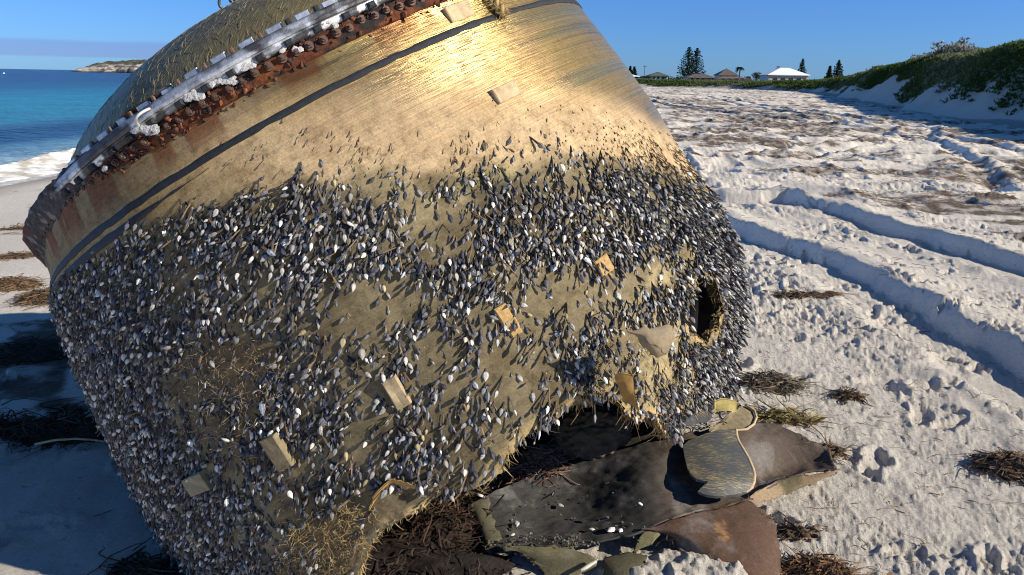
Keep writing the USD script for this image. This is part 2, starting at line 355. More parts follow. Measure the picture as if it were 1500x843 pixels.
_tree = cKDTree(np.array([p[:2] for p in PRINTS]))
def ground_z(x, y, fine=True):
    x, y = np.atleast_1d(np.asarray(x, float)), np.atleast_1d(np.asarray(y, float))
    P = np.stack([x, y], 1); r = np.hypot(x, y)
    d = shore_d(x, y)
    z = np.interp(d, [-60, -8, -2, 0, 2.0, 5, 8.2, 12], [-5, -1.4, -.72, -.53, -.40, -.18, -.02, 0])
    P3 = np.stack([x, y, 0 * x], 1)
    inl = sstep(3, 9, d)
    z += inl * .16 * (fb(P3 * .35, 3, 1) - .5) * sstep(2.5, 7, r)
    if not fine: return z
    rt = sstep(-1.2, .6, x - .12 * (y - 2)) * inl            # the trampled side
    near = sstep(40, 12, r)
    a = noise(P3 * 3.2 + 5, 21); b = noise(P3 * 8.5, 22); c = noise(P3 * 19, 23); c2 = noise(P3 * 34, 25)
    rg_ = lambda f, sd, p=1.6: (1 - np.abs(2 * noise(P3 * f + sd, sd) - 1)) ** p
    patchy = sstep(.30, .58, noise(P3 * 1.1, 24)) * .65 + .35
    lump = .020 * (1 - np.abs(2 * a - 1)) ** 1.3 + patchy * (.022 * rg_(8.5, 22) + .021 * rg_(17, 23, 2.0) + .019 * rg_(33, 25, 2.0) + .013 * rg_(64, 26, 1.8))
    calm = np.ones(len(x)); mk = (np.abs(x - 3.6) < 4.5) & (y < 13) & (y > -3)
    if mk.any(): calm[mk] = 1 - .58 * sstep(.95, .55, np.minimum(polydist(P[mk], RUT_A)[0], polydist(P[mk], RUT_B)[0]))
    lump = lump * calm + .03 * (1 - calm)
    z += (rt * (.25 + .75 * sstep(1.2, 2.2, np.abs(x) + .2)) * near * (lump - .03)) * .95
    z += inl * (1 - rt) * near * (.012 * (b - .5) + .05 * (a - .5) * .5 + .006 * (c - .5))
    far = sstep(7, 14, r) * sstep(260, 90, r) * inl
    q = noise(np.stack([x * .9, y * .55, 0 * x], 1), 31); q2 = noise(np.stack([x * 2.3, y * 1.6, 0 * x], 1), 32)
    z += far * (.10 * (1 - np.abs(2 * q - 1)) ** 1.5 + .085 * (1 - np.abs(2 * q2 - 1)) ** 2 - .06) * (.5 + noise(P3 * .12, 33))
    m = (np.abs(x - 3.6) < 4.5) & (y < 13) & (y > -3)
    if m.any():
        z[m] += rut(P[m], RUT_A, .055, .095) + rut(P[m], RUT_B, .055, .115)
    m = (x > 4) & (x < 28) & (y > 9) & (y < 95)
    if m.any():
        for path in (TRACK_C, TRACK_D):
            for off in (0, 1.6):
                dd, s, _ = polydist(P[m] + [off, 0], path)
                z[m] += -.09 * np.exp(-(s / .2) ** 2) + .06 * np.exp(-((s - .33) / .14) ** 2)
    m = np.where((r < 9.5) & (y > .8))[0]
    if len(m):
        nb = _tree.query_ball_point(P[m], .3)
        dz = np.zeros(len(m)); wr = (noise(P3[m] * 14, 44) - .5) * .7 + (noise(P3[m] * 40, 45) - .5) * .4
        for k, ids in enumerate(nb):
            for i in ids:
                px_, py_, aa, la, lb, dp = PRINTS[i]
                dx, dy = P[m[k], 0] - px_, P[m[k], 1] - py_
                u, v = dx * math.cos(aa) + dy * math.sin(aa), -dx * math.sin(aa) + dy * math.cos(aa)
                e = math.sqrt((u / la) ** 2 + (v / (lb * (1 + .25 * u / la))) ** 2) + wr[k]
                if e < 2.2: dz[k] += -dp * (1 if e < .75 else max(0, 1 - (e - .75) / .4)) + dp * .55 * math.exp(-((e - 1.35) / .3) ** 2)
        z[m] += dz
    # the clean heap of sand that shows under the torn sheet
    h = np.hypot((x - .60) / .30, (y - 2.16) / .16)
    z += .075 * sstep(1.3, .2, h) * (.75 + .5 * noise(P3 * 14, 41)) + .022 * sstep(1.3, .7, h) * (noise(P3 * 34, 42) + .5 * noise(P3 * 70, 43) - .7)
    return z

WRACK_SPOTS = []
for _px, _py, _w in ((1255, 291, 45), (1312, 283, 70), (1350, 311, 60), (1432, 299, 62), (1482, 313, 40), (1165, 272, 42), (1135, 253, 40), (1230, 240, 30), (1300, 212, 32),
                     (1080, 215, 55), (1000, 150, 70), (1062, 166, 60), (1150, 181, 50), (1440, 166, 50), (1290, 158, 30), (1040, 195, 45), (1400, 245, 30), (1090, 180, 40)):
    _c, _e, _f = spot(_px, _py), spot(_px + _w, _py), spot(_px, _py - max(3, _w * .13))
    WRACK_SPOTS.append((_c[0], _c[1], abs(_e[0] - _c[0]), abs(_f[1] - _c[1])))
def wrack_cover(x, y):
    """0..1: how much dry weed lies on the sand (it lies in streaks along the beach)"""
    P = np.stack([x * .28, y * .85, 0 * x], 1)
    n = fb(P, 4, 51) + .35 * (noise(np.stack([x * 2.2, y * 4, 0 * x], 1), 52) - .5)
    r = np.hypot(x, y)
    th = np.interp(r, [0, 4, 8, 14, 40, 90, 200], [.80, .72, .635, .59, .555, .525, .49])
    for ax_, ay_, aw, ah in WRACK_SPOTS:
        e = ((x - ax_) / aw) ** 2 + ((y - ay_) / ah) ** 2
        n = n + .14 * np.exp(-e * .8)
    left = x < -1.2 - .02 * y
    th = np.where(left, np.interp(r, [0, 3, 6, 15], [.72, .66, .63, .62]), th)
    mk = (np.abs(x - 3.6) < 4.5) & (y < 13) & (y > -3); Q2 = np.stack([x, y], 1)
    if mk.any(): n[mk] = n[mk] - .3 * sstep(1.1, .7, np.minimum(polydist(Q2[mk], RUT_A)[0], polydist(Q2[mk], RUT_B)[0]))
    return sstep(th - .003, th + .028, n) * sstep(1.2, 3, shore_d(x, y))

az = np.concatenate([np.linspace(-180, -45, 60)[:-1], np.linspace(-45, 45, 800), np.linspace(45, 180, 60)[1:]])
rr = np.concatenate([np.linspace(0, 1.2, 14)[:-1], np.geomspace(1.2, 60, 500), np.geomspace(60, 420, 110)[1:], np.geomspace(420, 9000, 18)[1:]])
RA, AA = np.meshgrid(rr, np.radians(az), indexing='ij')
GX, GY = (RA * np.sin(AA)).ravel(), (RA * np.cos(AA)).ravel()
GZ = ground_z(GX, GY)
nA = len(az)
i, j = np.meshgrid(np.arange(len(rr) - 1), np.arange(nA - 1), indexing='ij')
gq = np.stack([i * nA + j, i * nA + j + 1, (i + 1) * nA + j + 1, (i + 1) * nA + j], -1).reshape(-1, 4)[:, ::-1]
gd = shore_d(GX, GY)
P3 = np.stack([GX, GY, 0 * GX], 1)
gc = mixc((.72, .655, .55), (.62, .56, .465), fb(P3 * .7, 3, 61))
gc = mixc(gc, (.33, .29, .235), sstep(1.7, .3, gd + .6 * (noise(P3 * .8, 62) - .5)))
wk = wrack_cover(GX, GY)
gc = mixc(gc, mixc((.07, .046, .03), (.145, .098, .064), noise(P3 * 3, 63)), wk * .92 * (.3 + .7 * sstep(.35, .6, fb(P3 * [5, 7, 1], 3, 64))))
put('beach', (np.stack([GX, GY, GZ], 1), gq), 'sand_look', col=gc, kind='structure')

# ------------------------------------------------------------------ sea
look('sea_look', {'a': ('attribute', {'attribute': 'tint'}), 'g': ('geometry', {}),
     'm1': ('mapping', {'scale': (.35, 1.0, 1.0), 'rotation': (0, 0, .5)}), 'm2': ('mapping', {'scale': (1.6, 3.6, 1.0), 'rotation': (0, 0, .35)}),
     'n1': ('noise_texture', {'scale': .55, 'detail': 6, 'roughness': .6}), 'n2': ('noise_texture', {'scale': .9, 'detail': 4}),
     'add': ('math', {'math_type': 'multiply_add', 'value2': 1.0}), 'b': ('bump', {'strength': 1.0, 'distance': .45}),
     'r': ('rgb_ramp', {'ramp': [(.3, (.72, .75, .78)), (.7, (1.2, 1.2, 1.18))]}), 'mm': ('mix', {'mix_type': 'multiply', 'fac': 1.0}),
     'p': ('principled_bsdf', {'roughness': .22, 'specular_ior_level': .10})},
     [('g.position', 'm1.vector'), ('g.position', 'm2.vector'), ('m1.vector', 'n1.vector'), ('m2.vector', 'n2.vector'),
      ('n1.fac', 'add.value1'), ('n2.fac', 'add.value3'), ('add.value', 'b.height'), ('b.normal', 'p.normal'), ('n1.fac', 'r.fac'),
      ('a.color', 'mm.color1'), ('r.color', 'mm.color2'), ('mm.color', 'p.base_color')])
sa = np.radians(np.concatenate([np.linspace(-170, -50, 30)[:-1], np.linspace(-50, -20, 130), np.linspace(-20, 12, 30)[1:]]))
sr = np.concatenate([np.geomspace(9.5, 120, 220), np.geomspace(120, 14000, 70)[1:]])
R_, A_ = np.meshgrid(sr, sa, indexing='ij')
sx, sy = (R_ * np.sin(A_)).ravel(), (R_ * np.cos(A_)).ravel()
so = -shore_d(sx, sy)
S3 = np.stack([sx, sy, 0 * sx], 1)
sz = -.50 + .05 * (fb(S3 * [.8, .45, 1], 3, 71) - .5) * sstep(0, 3, so) + .10 * np.exp(-((so - 7.5 - 1.2 * noise(S3 * .08, 72)) / 1.1) ** 2)
sz = np.where(R_.ravel() > 130, -.50, sz)
dd = so + 1.6 * (fb(S3 * [.25, .12, 1], 3, 73) - .5) * np.clip(so / 6, .3, 6)
stops = [0, 2.5, 4.2, 5.6, 9.5, 11.5, 20, 34, 55, 85, 200, 3000]
cols = np.array([(.50, .48, .42), (.30, .42, .44), (.14, .30, .37), (.018, .075, .15), (.018, .085, .16), (.025, .20, .27), (.012, .22, .29), (.010, .20, .28), (.008, .12, .22), (.005, .06, .15), (.004, .045, .125), (.004, .04, .12)])
sc = np.stack([np.interp(dd, stops, cols[:, k]) for k in range(3)], 1) * np.interp(dd, [0, 4, 8, 12, 30, 60], [.9, .8, .62, .85, .85, .6])[:, None]
nS = len(sa)
i, j = np.meshgrid(np.arange(len(sr) - 1), np.arange(nS - 1), indexing='ij')
put('sea', (np.stack([sx, sy, sz], 1), np.stack([i * nS + j, (i + 1) * nS + j, (i + 1) * nS + j + 1, i * nS + j + 1], -1).reshape(-1, 4)), 'sea_look', col=sc, kind='structure')
# breaking wave and the sheet of foam it pushes up the sand
al = np.linspace(6, 46, 420); ac = np.linspace(0, 1, 60)
AL, AC = np.meshgrid(al, ac, indexing='ij')
bx = np.interp(AL, SHORE[:, 1], SHORE[:, 0])
edge = .35 * noise(np.stack([AL.ravel() * .5, 0 * AL.ravel(), 0 * AL.ravel()], 1), 81).reshape(AL.shape)
wx = bx + .35 - edge - AC * (1.5 + .5 * noise(np.stack([AL.ravel() * .3, 0 * AL.ravel() + 9, 0 * AL.ravel()], 1), 82).reshape(AL.shape))
F3 = np.stack([wx.ravel(), AL.ravel(), 0 * AL.ravel()], 1)
prof = np.interp(AC, [0, .08, .3, .55, .72, .86, 1], [-.03, .01, .04, .11, .22, .17, -.05])
wz = -.50 + prof * (.75 + .5 * noise(F3 * [.3, .5, 1], 83).reshape(AL.shape)) + .05 * sstep(0, .2, AC) * (fb(F3 * 4.5, 4, 84).reshape(AL.shape) - .5) * 2
fc = mixc((.40, .37, .30), (.74, .71, .64), sstep(.38, .56, fb(F3 * 3.5, 4, 85))); fc = mixc(fc, (.45, .50, .48), (sstep(.86, .98, AC).ravel()))
nF = len(ac)
i, j = np.meshgrid(np.arange(len(al) - 1), np.arange(nF - 1), indexing='ij')
put('surf_foam', (np.stack([wx.ravel(), AL.ravel(), wz.ravel()], 1), np.stack([i * nF + j, (i + 1) * nF + j, (i + 1) * nF + j + 1, i * nF + j + 1], -1).reshape(-1, 4)[:, ::-1]), 'foam_look', col=fc, kind='stuff')

# white mooring buoy
bp = bearing(5.5, 107.2, 330); bp[2] = -.5
t = thing('mooring_buoy', bp, 'tiny white mooring buoy floating far out on the deep blue water', 'buoy')
s_ = trimesh.creation.icosphere(3, .38); s_.apply_scale([1, 1, .85]); s_.apply_translation(bp + [0, 0, .18]); put('float', s_, 'boat_white', t, bp)
put('mooring_ring', trimesh.creation.torus(.10, .025, 16, 8, transform=trimesh.transformations.translation_matrix(bp + [0, 0, .58])), 'wire_look', t, bp)

# rocky headland across the water
hx = np.linspace(-480, -170, 420); hd = np.linspace(0, 1, 60)
HX, HD = np.meshgrid(hx, hd, indexing='ij')
top = np.interp(HX, [-480, -470, -464, -452, -415, -385, -350, -290, -235, -190, -170], [-1, 1, 8, 12.5, 14.5, 18, 22, 22, 14, 4, -2]) 
hy = 800 + HD * 130 + 10 * (fb(np.stack([HX.ravel() * .03, 0 * HX.ravel(), 0 * HX.ravel()], 1), 3, 91).reshape(HX.shape) - .5) * 2
H3 = np.stack([HX.ravel(), hy.ravel(), 0 * HX.ravel()], 1)
hz = np.interp(HD, [0, .02, .05, .16, .24, .45, .8, 1], [-.2, .10, .26, .56, .78, .95, 1, .4]) * top + 6.0 * (fb(H3 * [.13, .09, 1], 4, 92).reshape(HX.shape) - .5) * sstep(0, .05, HD) * np.clip(top / 8, 0, 1)
hz -= .9
HV = np.stack([HX.ravel(), hy.ravel(), hz.ravel()], 1)
veg = sstep(.50, .66, hz.ravel() / np.maximum(top.ravel(), 1) + .55 * (fb(H3 * .05, 3, 93) - .5))
hc = mixc(mixc((.62, .55, .46), (.16, .135, .11), sstep(.42, .58, fb(HV * [.22, .22, .5], 4, 94))), mixc((.075, .085, .045), (.13, .125, .08), fb(H3 * .1, 3, 95)), veg * .9)
hc = mixc(hc, (.06, .055, .05), sstep(1.4, .4, hz.ravel()))
nH = len(hd)
i, j = np.meshgrid(np.arange(len(hx) - 1), np.arange(nH - 1), indexing='ij')
hc = hc * .62
put('headland', (HV, np.stack([i * nH + j, (i + 1) * nH + j, (i + 1) * nH + j + 1, i * nH + j + 1], -1).reshape(-1, 4)), 'rock_look', col=hc, kind='structure')

# ------------------------------------------------------------------ dunes with scrub
FOOT = np.array([(13.5, 6), (16.5, 16), (18.7, 24), (20.3, 31), (21.4, 37), (25, 48), (31, 68), (40, 95), (50, 125), (57, 158), (53, 190), (34, 203), (5, 215), (-25, 226)], float)
seg_l = np.concatenate([[0], np.cumsum(np.linalg.norm(np.diff(FOOT, axis=0), axis=1))])
HGT = np.interp(seg_l, seg_l, [3.6, 4.0, 4.1, 4.2, 4.1, 4.0, 3.9, 3.6, 2.9, 2.0, 1.5, 1.35, 1.3, 1.3])
dl = np.concatenate([np.arange(0, 75, .35), np.arange(75, seg_l[-1], .9)])
dn = np.concatenate([np.linspace(-1.5, 14, 64), np.linspace(14, 60, 20)[1:]])
def foot_at(l):
    p = np.stack([np.interp(l, seg_l, FOOT[:, k]) for k in range(2)], -1)
    q = np.stack([np.interp(np.clip(l + 4, 0, seg_l[-1]), seg_l, FOOT[:, k]) - np.interp(np.clip(l - 4, 0, seg_l[-1]), seg_l, FOOT[:, k]) for k in range(2)], -1)
    q /= np.linalg.norm(q, axis=-1, keepdims=True)
    return p, np.stack([q[..., 1], -q[..., 0]], -1)
def dune(l, s):
    p, n = foot_at(l)
    xy = p + n * s[..., None]
    H = np.interp(l, seg_l, HGT)
    P = np.stack([l * .11, s * .05, 0 * l], -1).reshape(-1, 3)
    w = ((fb(P, 3, 101) - .5) * 2).reshape(l.shape)
    gully = np.abs(2 * noise(np.stack([(l + .9 * s) * .16, 0 * l, 0 * l], -1).reshape(-1, 3), 102).reshape(l.shape) - 1)
    rise = sstep(0 + 1.0 * w, 4.7 + 1.0 * w, s)
    z = H * rise * (1 + .13 * w * sstep(6, 12, s)) - .25 * (1 - gully) * rise * (1 - sstep(4, 7, s)) * H / 4
    toe = np.exp(-((s - 1.2) / 1.0) ** 2) * .45 * noise(np.stack([l * .22, s * .3, 0 * l], -1).reshape(-1, 3), 103).reshape(l.shape)
    z = z + toe + .12 * (noise(np.stack([xy[..., 0] * .9, xy[..., 1] * .9, 0 * l], -1).reshape(-1, 3), 104).reshape(l.shape) - .5) * sstep(0, 1, s)
    z = z - .25 * sstep(.2, -1.5, s) - np.where(s > 30, (s - 30) * .06, 0)
    return np.concatenate([xy, z[..., None]], -1)
def scrub_cover(l, s):
    """the bare slips run down the face aslant"""
    P = np.stack([(l + 1.0 * s) * .13, s * .035, 0 * l], -1).reshape(-1, 3)
    n = fb(P, 3, 111).reshape(l.shape)
    P2 = np.stack([l * .5, s * .5, 0 * l], -1).reshape(-1, 3)
    n2 = fb(P2, 3, 112).reshape(l.shape)
    cover = sstep(.365, .42, n + .25 * (n2 - .5) + .50 * sstep(1.9, 4.0, s) + .25 * sstep(75, 130, l)) * sstep(.9, 2.2, s + 2 * (n2 - .5))
    return cover
L_, N_ = np.meshgrid(dl, dn, indexing='ij')
DV = dune(L_, N_).reshape(-1, 3)
cov = scrub_cover(L_, N_).ravel()
dc = mixc(mixc((.40, .365, .305), (.34, .305, .25), fb(DV * .6, 3, 113)), (.10, .095, .05), cov * .75)
nD = len(dn)
i, j = np.meshgrid(np.arange(len(dl) - 1), np.arange(nD - 1), indexing='ij')
put('dune', (DV, np.stack([i * nD + j, i * nD + j + 1, (i + 1) * nD + j + 1, (i + 1) * nD + j], -1).reshape(-1, 4)[:, ::-1]), 'sand_look', col=dc, kind='structure')

def tufts(base, size, nb, colour, rg, upright=.8, width=.16):
    """bushes of many small leaves: nb blades for each base point"""
    n = len(base)
    d = rg.normal(size=(n, nb, 3)); d[..., 2] = np.abs(d[..., 2]) + upright
    d /= np.linalg.norm(d, axis=2, keepdims=True)
    ln = size[:, None] * rg.uniform(.55, 1.15, (n, nb))
    off = rg.normal(size=(n, nb, 3)) * size[:, None, None] * [.45, .45, .12]
    off[..., 2] = np.abs(off[..., 2])
    a = base[:, None] + off
    s = np.cross(d, rg.normal(size=(n, nb, 3))); s /= np.linalg.norm(s, axis=2, keepdims=True)
    s = s * (ln * width)[..., None]
    tip = a + d * ln[..., None]; mid = a + d * (ln * .5)[..., None]
    V = np.stack([a, mid - s, tip, mid + s], 2).reshape(-1, 3)
    k = np.arange(n * nb)[:, None] * 4
    f = np.concatenate([k + [0, 1, 2], k + [0, 2, 3]])
    c = np.repeat(np.asarray(colour)[:, None] * rg.uniform(.6, 1.4, (n, nb, 1)), 4, 1).reshape(-1, 3)
    return V, f, c
rg = np.random.default_rng(21)
M = 100000
tl = np.where(rg.random(M) < .62, rg.uniform(18, 85, M), rg.uniform(85, seg_l[-1], M)); ts = rg.uniform(.6, 17, M) ** 1.0
keep = rg.random(M) < scrub_cover(tl, ts) * .75 * np.interp(tl, [0, 12, 20, 70, 250], [0, .0, 1, 1, .5])
tl, ts = tl[keep], ts[keep]
tb = dune(tl, ts); tb[:, 2] -= .05
sz_ = rg.uniform(.22, .55, len(tl)) * np.interp(tl, [0, 30, 80, 250], [.42, .45, .65, 1.6])
hue = fb(np.stack([tl * .12, ts * .2, 0 * tl], 1), 3, 121)
tc_ = mixc((.06, .10, .022), (.13, .165, .05), sstep(.35, .65, hue)); tc_ = mixc(tc_, (.22, .21, .14), sstep(.62, .72, hue + .18 * sstep(7, 12, ts)))
tp, NP_ = [], 30
for k in range(NP_):
    hk = (k + .5) / NP_
    ck = mixc((.05, .088, .02), (.13, .165, .05), np.array([sstep(.1, .7, hk)])); ck = mixc(ck, (.23, .215, .14), np.array([sstep(.72, .9, hk)]))
    tp.append(tufts(np.zeros((1, 3)), np.ones(1), 16, ck, rg, .7, .15))
hq = np.clip(hue * 1.9 - .45 + .25 * sstep(7, 12, ts) + rg.normal(size=len(tl)) * .10, 0, .999)
an_ = rg.uniform(0, 6.28, len(tl)); ca, sa_ = np.cos(an_), np.sin(an_); oz, ii = np.zeros(len(tl)), np.ones(len(tl))
scatter('dune_scrub', tp, 'scrub_look', tb, np.stack([np.stack([ca, -sa_, oz], 1), np.stack([sa_, ca, oz], 1), np.stack([oz, oz, ii], 1)], 1), sz_, (hq * NP_).astype(int), proto_name='scrub_tuft')

# silver-leaved shrubs along the crest
shr = [(1346, 82, 47, .9, 'first shrub from the left in the silver-grey row on the dune crest'),
       (1361, 80, 46, .95, 'second silver-grey shrub from the left on the dune crest, with dark gaps in it'),
       (1376, 78, 45, 1.0, 'darker grey shrub in the middle of the silver row on the dune crest'),
       (1392, 75, 44, 1.35, 'tallest and palest of the silver-grey shrubs on the dune crest'),
       (1410, 74, 43, 1.1, 'right-hand silver-grey shrub of the row, beside the tallest one on the crest'),
       (1428, 73, 42, .75, 'small silver-grey shrub at the right end of the row on the dune crest')]
for n_, (px, py, dist, h, lab) in enumerate(shr):
    p = bearing(px, py, dist)
    cand = dune(np.linspace(20, 90, 400), np.full(400, 5.8 + .3 * (n_ % 3)))
    b = photo_xy(cand); k = np.argmin(np.abs(b[:, 0] - px)); p = cand[k]
    r2 = np.random.default_rng(300 + n_)
    t = thing('silver_shrub', p, lab, 'shrub', 'silver shrubs on the dune crest')
    base = p + np.stack([r2.normal(size=110) * h * .40, r2.normal(size=110) * h * .40, np.abs(r2.normal(size=110)) * h * .30], 1)
    V, f, c = tufts(base, np.full(110, h * .26), 16, np.tile((.36, .35, .28), (110, 1)) * r2.uniform(.5, 1.15, (110, 1)), r2, .6, .20)
    put('foliage', (V, f), 'scrub_look', t, p, col=c, smooth=False)
    for a in range(4):
        an = a * 1.6 + n_
        put('stem', tube([p - [0, 0, .1], p + [.1 * h * math.cos(an), .1 * h * math.sin(an), .3 * h], p + [.3 * h * math.cos(an), .3 * h * math.sin(an), .75 * h]], [.03, .022, .01], 5), 'trunk_look', t, p)

# ------------------------------------------------------------------ the town behind the beach
plain('lawn', (.09, .085, .04), rough=.95, vary=.4, scale=.3)
gx = np.array([[-60, 268, 1.0], [190, 222, 1.0], [320, 520, 1.4], [-90, 520, 1.4]], float)
put('town_ground', (gx, [[0, 1, 2, 3]]), 'lawn', kind='structure', smooth=False)

def house(name, px, dist, w, dpt, wall_h, ridge_h, wall, roof, label, hip=.9, rot=0.0, wins=3, base_z=1.2, group=None):
    c = bearing(px, 115, dist); c[2] = base_z
    t = thing(name, c, label, 'house', group, rotz=rot)
    wv = box((-w / 2, -dpt / 2, -.4), (w / 2, dpt / 2, wall_h)); put('wall', wv, wall, t, smooth=False)
    e = .55; a, b = w / 2 + e, dpt / 2 + e; hx_ = a - b * hip if a > b else .2
    z0, z1 = wall_h - .05, ridge_h
    V = np.array([(-a, -b, z0), (a, -b, z0), (a, b, z0), (-a, b, z0), (-hx_, 0, z1), (hx_, 0, z1), (-a, -b, z0 - .18), (a, -b, z0 - .18), (a, b, z0 - .18), (-a, b, z0 - .18)])
    F_ = [[0, 1, 5], [0, 5, 4], [1, 2, 5], [2, 3, 4], [2, 4, 5], [3, 0, 4]]
    for p, q in ((0, 1), (1, 2), (2, 3), (3, 0)): F_ += [[p, p + 6, q + 6], [p, q + 6, q]]
    F_ += [[6, 9, 8], [6, 8, 7]]
    rf = put('roof', trimesh.Trimesh(V, F_, process=False), roof, t, smooth=False)
    put('ridge_cap', box((-hx_ - .1, -.12, z1 - .04), (hx_ + .1, .12, z1 + .07)), roof, rf, smooth=False)
    xs = np.linspace(-w / 2, w / 2, wins * 2 + 3)
    for k in range(wins):
        x0 = xs[2 * k + 1] + .1
        wn = put('window', box((x0, -dpt / 2 - .05, .95), (x0 + min(1.7, w / wins / 2), -dpt / 2 + .03, 2.15)), 'wall_white', t, smooth=False)
        put('pane', box((x0 + .08, -dpt / 2 - .075, 1.03), (x0 + min(1.7, w / wins / 2) - .08, -dpt / 2 - .052, 2.07)), 'window_dark', wn, smooth=False)
    put('door', box((w / 2 - 1.5, -dpt / 2 - .06, 0), (w / 2 - .6, -dpt / 2 + .03, 2.05)), 'roof_brown', t, smooth=False)
    return t
house('beach_house', 963, 330, 7.6, 7, 2.5, 3.9, 'wall_mint', 'roof_green', 'small pale mint house with a dark green hipped roof, left of the twin pines')
house('beach_house', 925, 322, 6.0, 6, 2.0, 2.7, 'wall_white', 'roof_white', 'low white building half hidden by the right edge of the gold casing')
house('beach_house', 1024, 325, 11.5, 8, 2.0, 3.5, 'wall_cream', 'roof_brown', 'long low house with brown roof just right below the twin pines', wins=4)
house('beach_house', 1063, 338, 8.0, 8, 3.3, 6.0, 'wall_cream', 'roof_brown', 'dark brown house with the steep hipped roof, between the twin pines and the palm', wins=2)
house('beach_house', 1072, 318, 13, 6, 1.7, 2.6, 'wall_white', 'roof_brown', 'low dark-roofed house with white wall patches in front of the steep brown roof', wins=4)
house('beach_house', 1148, 262, 13.2, 9, 3.1, 5.3, 'wall_cream', 'roof_white', 'large house with the bright white hipped roof at the foot of the dunes', wins=4, hip=1.1)
p = bearing(940, 117, 305); p[2] = 1.0
t = thing('garden_wall', p, 'long low white garden wall left of the mint house', 'wall')
put('wall', box(p + [-4.5, -.12, -.3], p + [5.5, .12, 1.15]), 'wall_white', t, p, smooth=False)
put('coping', box(p + [-4.6, -.18, 1.152], p + [5.6, .18, 1.24]), 'wall_cream', t, p, smooth=False)
p = bearing(943.5, 116, 345); p[2] = 1.0
t = thing('power_pole', p, 'thin wooden power pole beside the small mint house', 'power pole')
put('pole', tube([p, p + [0, 0, 7.2]], [.15, .11], 8), 'trunk_look', t, p); put('crossarm', box(p + [-.9, -.06, 6.5], p + [.9, .06, 6.68]), 'trunk_look', t, p, smooth=False)

def leaf_cloud(cent, siz, colr, rg_, dirs=None, flat=.35):
    n = len(cent)
    d = rg_.normal(size=(n, 3)) if dirs is None else dirs + rg_.normal(size=(n, 3)) * .35
    d /= np.linalg.norm(d, axis=1, keepdims=True)
    s = np.cross(d, rg_.normal(size=(n, 3))); s /= np.linalg.norm(s, axis=1, keepdims=True)
    siz = np.broadcast_to(siz, n)[:, None]
    V = np.stack([cent - d * siz, cent - s * siz * flat, cent + d * siz, cent + s * siz * flat], 1).reshape(-1, 3)
    k = np.arange(n)[:, None] * 4
    return V, np.concatenate([k + [0, 1, 2], k + [0, 2, 3]]), np.repeat(np.asarray(colr) * rg_.uniform(.6, 1.4, (n, 1)), 4, 0)

def norfolk_pine(px, dist, h, spread, label, seed, base_z=1.0, dense=1.0, group=None):
    p = bearing(px, 115, dist); p[2] = base_z
    r2 = np.random.default_rng(seed)
    t = thing('norfolk_pine', p, label, 'pine tree', group)
    put('trunk', tube([p - [0, 0, .4], p + [0, 0, h * .5], p + [0, 0, h]], [h * .02, h * .013, .03], 7), 'trunk_look', t, p)
    C_, D_ = [], []
    for z in np.arange(.10, 1.0, .042 / dense):
        R = spread * (1 - z) ** .75 * (.55 + .45 * min(1, z * 5)) * r2.uniform(.8, 1.1)
        nbr = 7; a0 = r2.uniform(0, 6)
        for k in range(nbr):
            a = a0 + k * 2 * math.pi / nbr + r2.normal() * .15; rk = R * r2.uniform(.7, 1.12)
            m = max(3, int(9 * rk / spread))
            for q in np.linspace(.18, 1, m):
                for _ in range(3):
                    C_.append(p + [math.cos(a) * rk * q, math.sin(a) * rk * q, h * z + .16 * rk * q * q + r2.normal() * .08])
                    D_.append((math.cos(a) + r2.normal() * .5, math.sin(a) + r2.normal() * .5, .35))
    V, f, c = leaf_cloud(np.array(C_), max(.42, h * .033), (.026, .042, .022), r2, np.array(D_), .42)
    put('crown', (V, f), 'scrub_look', t, p, col=c, smooth=False)
norfolk_pine(1006.5, 380, 16.6, 6.6, 'left-hand tree of the tall twin Norfolk pines behind the houses', 1, group='tall twin Norfolk pines')
norfolk_pine(1018, 384, 16.4, 6.8, 'right-hand tree of the tall twin Norfolk pines behind the houses', 2, group='tall twin Norfolk pines')
norfolk_pine(922.5, 400, 7.9, 2.6, 'dark narrow pine nearest the gold casing, left of the pair', 3, dense=.7)
norfolk_pine(928.5, 402, 7.6, 2.6, 'dark narrow pine right beside the one nearest the gold casing', 4, dense=.7)
norfolk_pine(1173, 345, 11.0, 3.3, 'single pointed pine just right of the white-roofed house', 5, dense=.8)
norfolk_pine(1214, 300, 7.4, 2.0, 'small pointed pine, left of two peeping over the green dune', 6, dense=.7)
norfolk_pine(1226, 305, 9.5, 3.2, 'larger pointed pine, right of two peeping over the green dune', 7, dense=.8)
def round_tree(px, py_top, dist, w, label, seed, base_z=1.0, colr=(.04, .055, .022), cat='tree'):
    p = bearing(px, 115, dist); p[2] = base_z
    h = bearing(px, py_top, dist)[2] - base_z
    r2 = np.random.default_rng(seed)
    t = thing('round_tree' if cat == 'tree' else 'garden_bush', p, label, cat)
    put('trunk', tube([p - [0, 0, .3], p + [.1, 0, h * .35], p + [0, .1, h * .7]], [.16, .12, .05], 6), 'trunk_look', t, p)
    lob = p + np.stack([r2.normal(size=14) * w * .24, r2.normal(size=14) * w * .24, h * r2.uniform(.35, .85, 14)], 1)
    d = r2.normal(size=(1000, 3)); d /= np.linalg.norm(d, axis=1, keepdims=True)
    cc = lob[r2.integers(0, 14, 1000)] + d * (r2.uniform(.5, 1, (1000, 1)) ** .4) * [w * .26, w * .26, h * .2]
    cc[:, 2] = np.clip(cc[:, 2], p[2] + .1, p[2] + h)
    V, f, c = leaf_cloud(cc, .24, colr, r2)
    put('crown', (V, f), 'scrub_look', t, p, col=c, smooth=False)
round_tree(1107, 104.5, 300, 4.2, 'rounded green tree between the palm and the white-roofed house', 31)
round_tree(1145, 97.5, 300, 3.6, 'dark round treetop showing behind the bright white roof', 32)
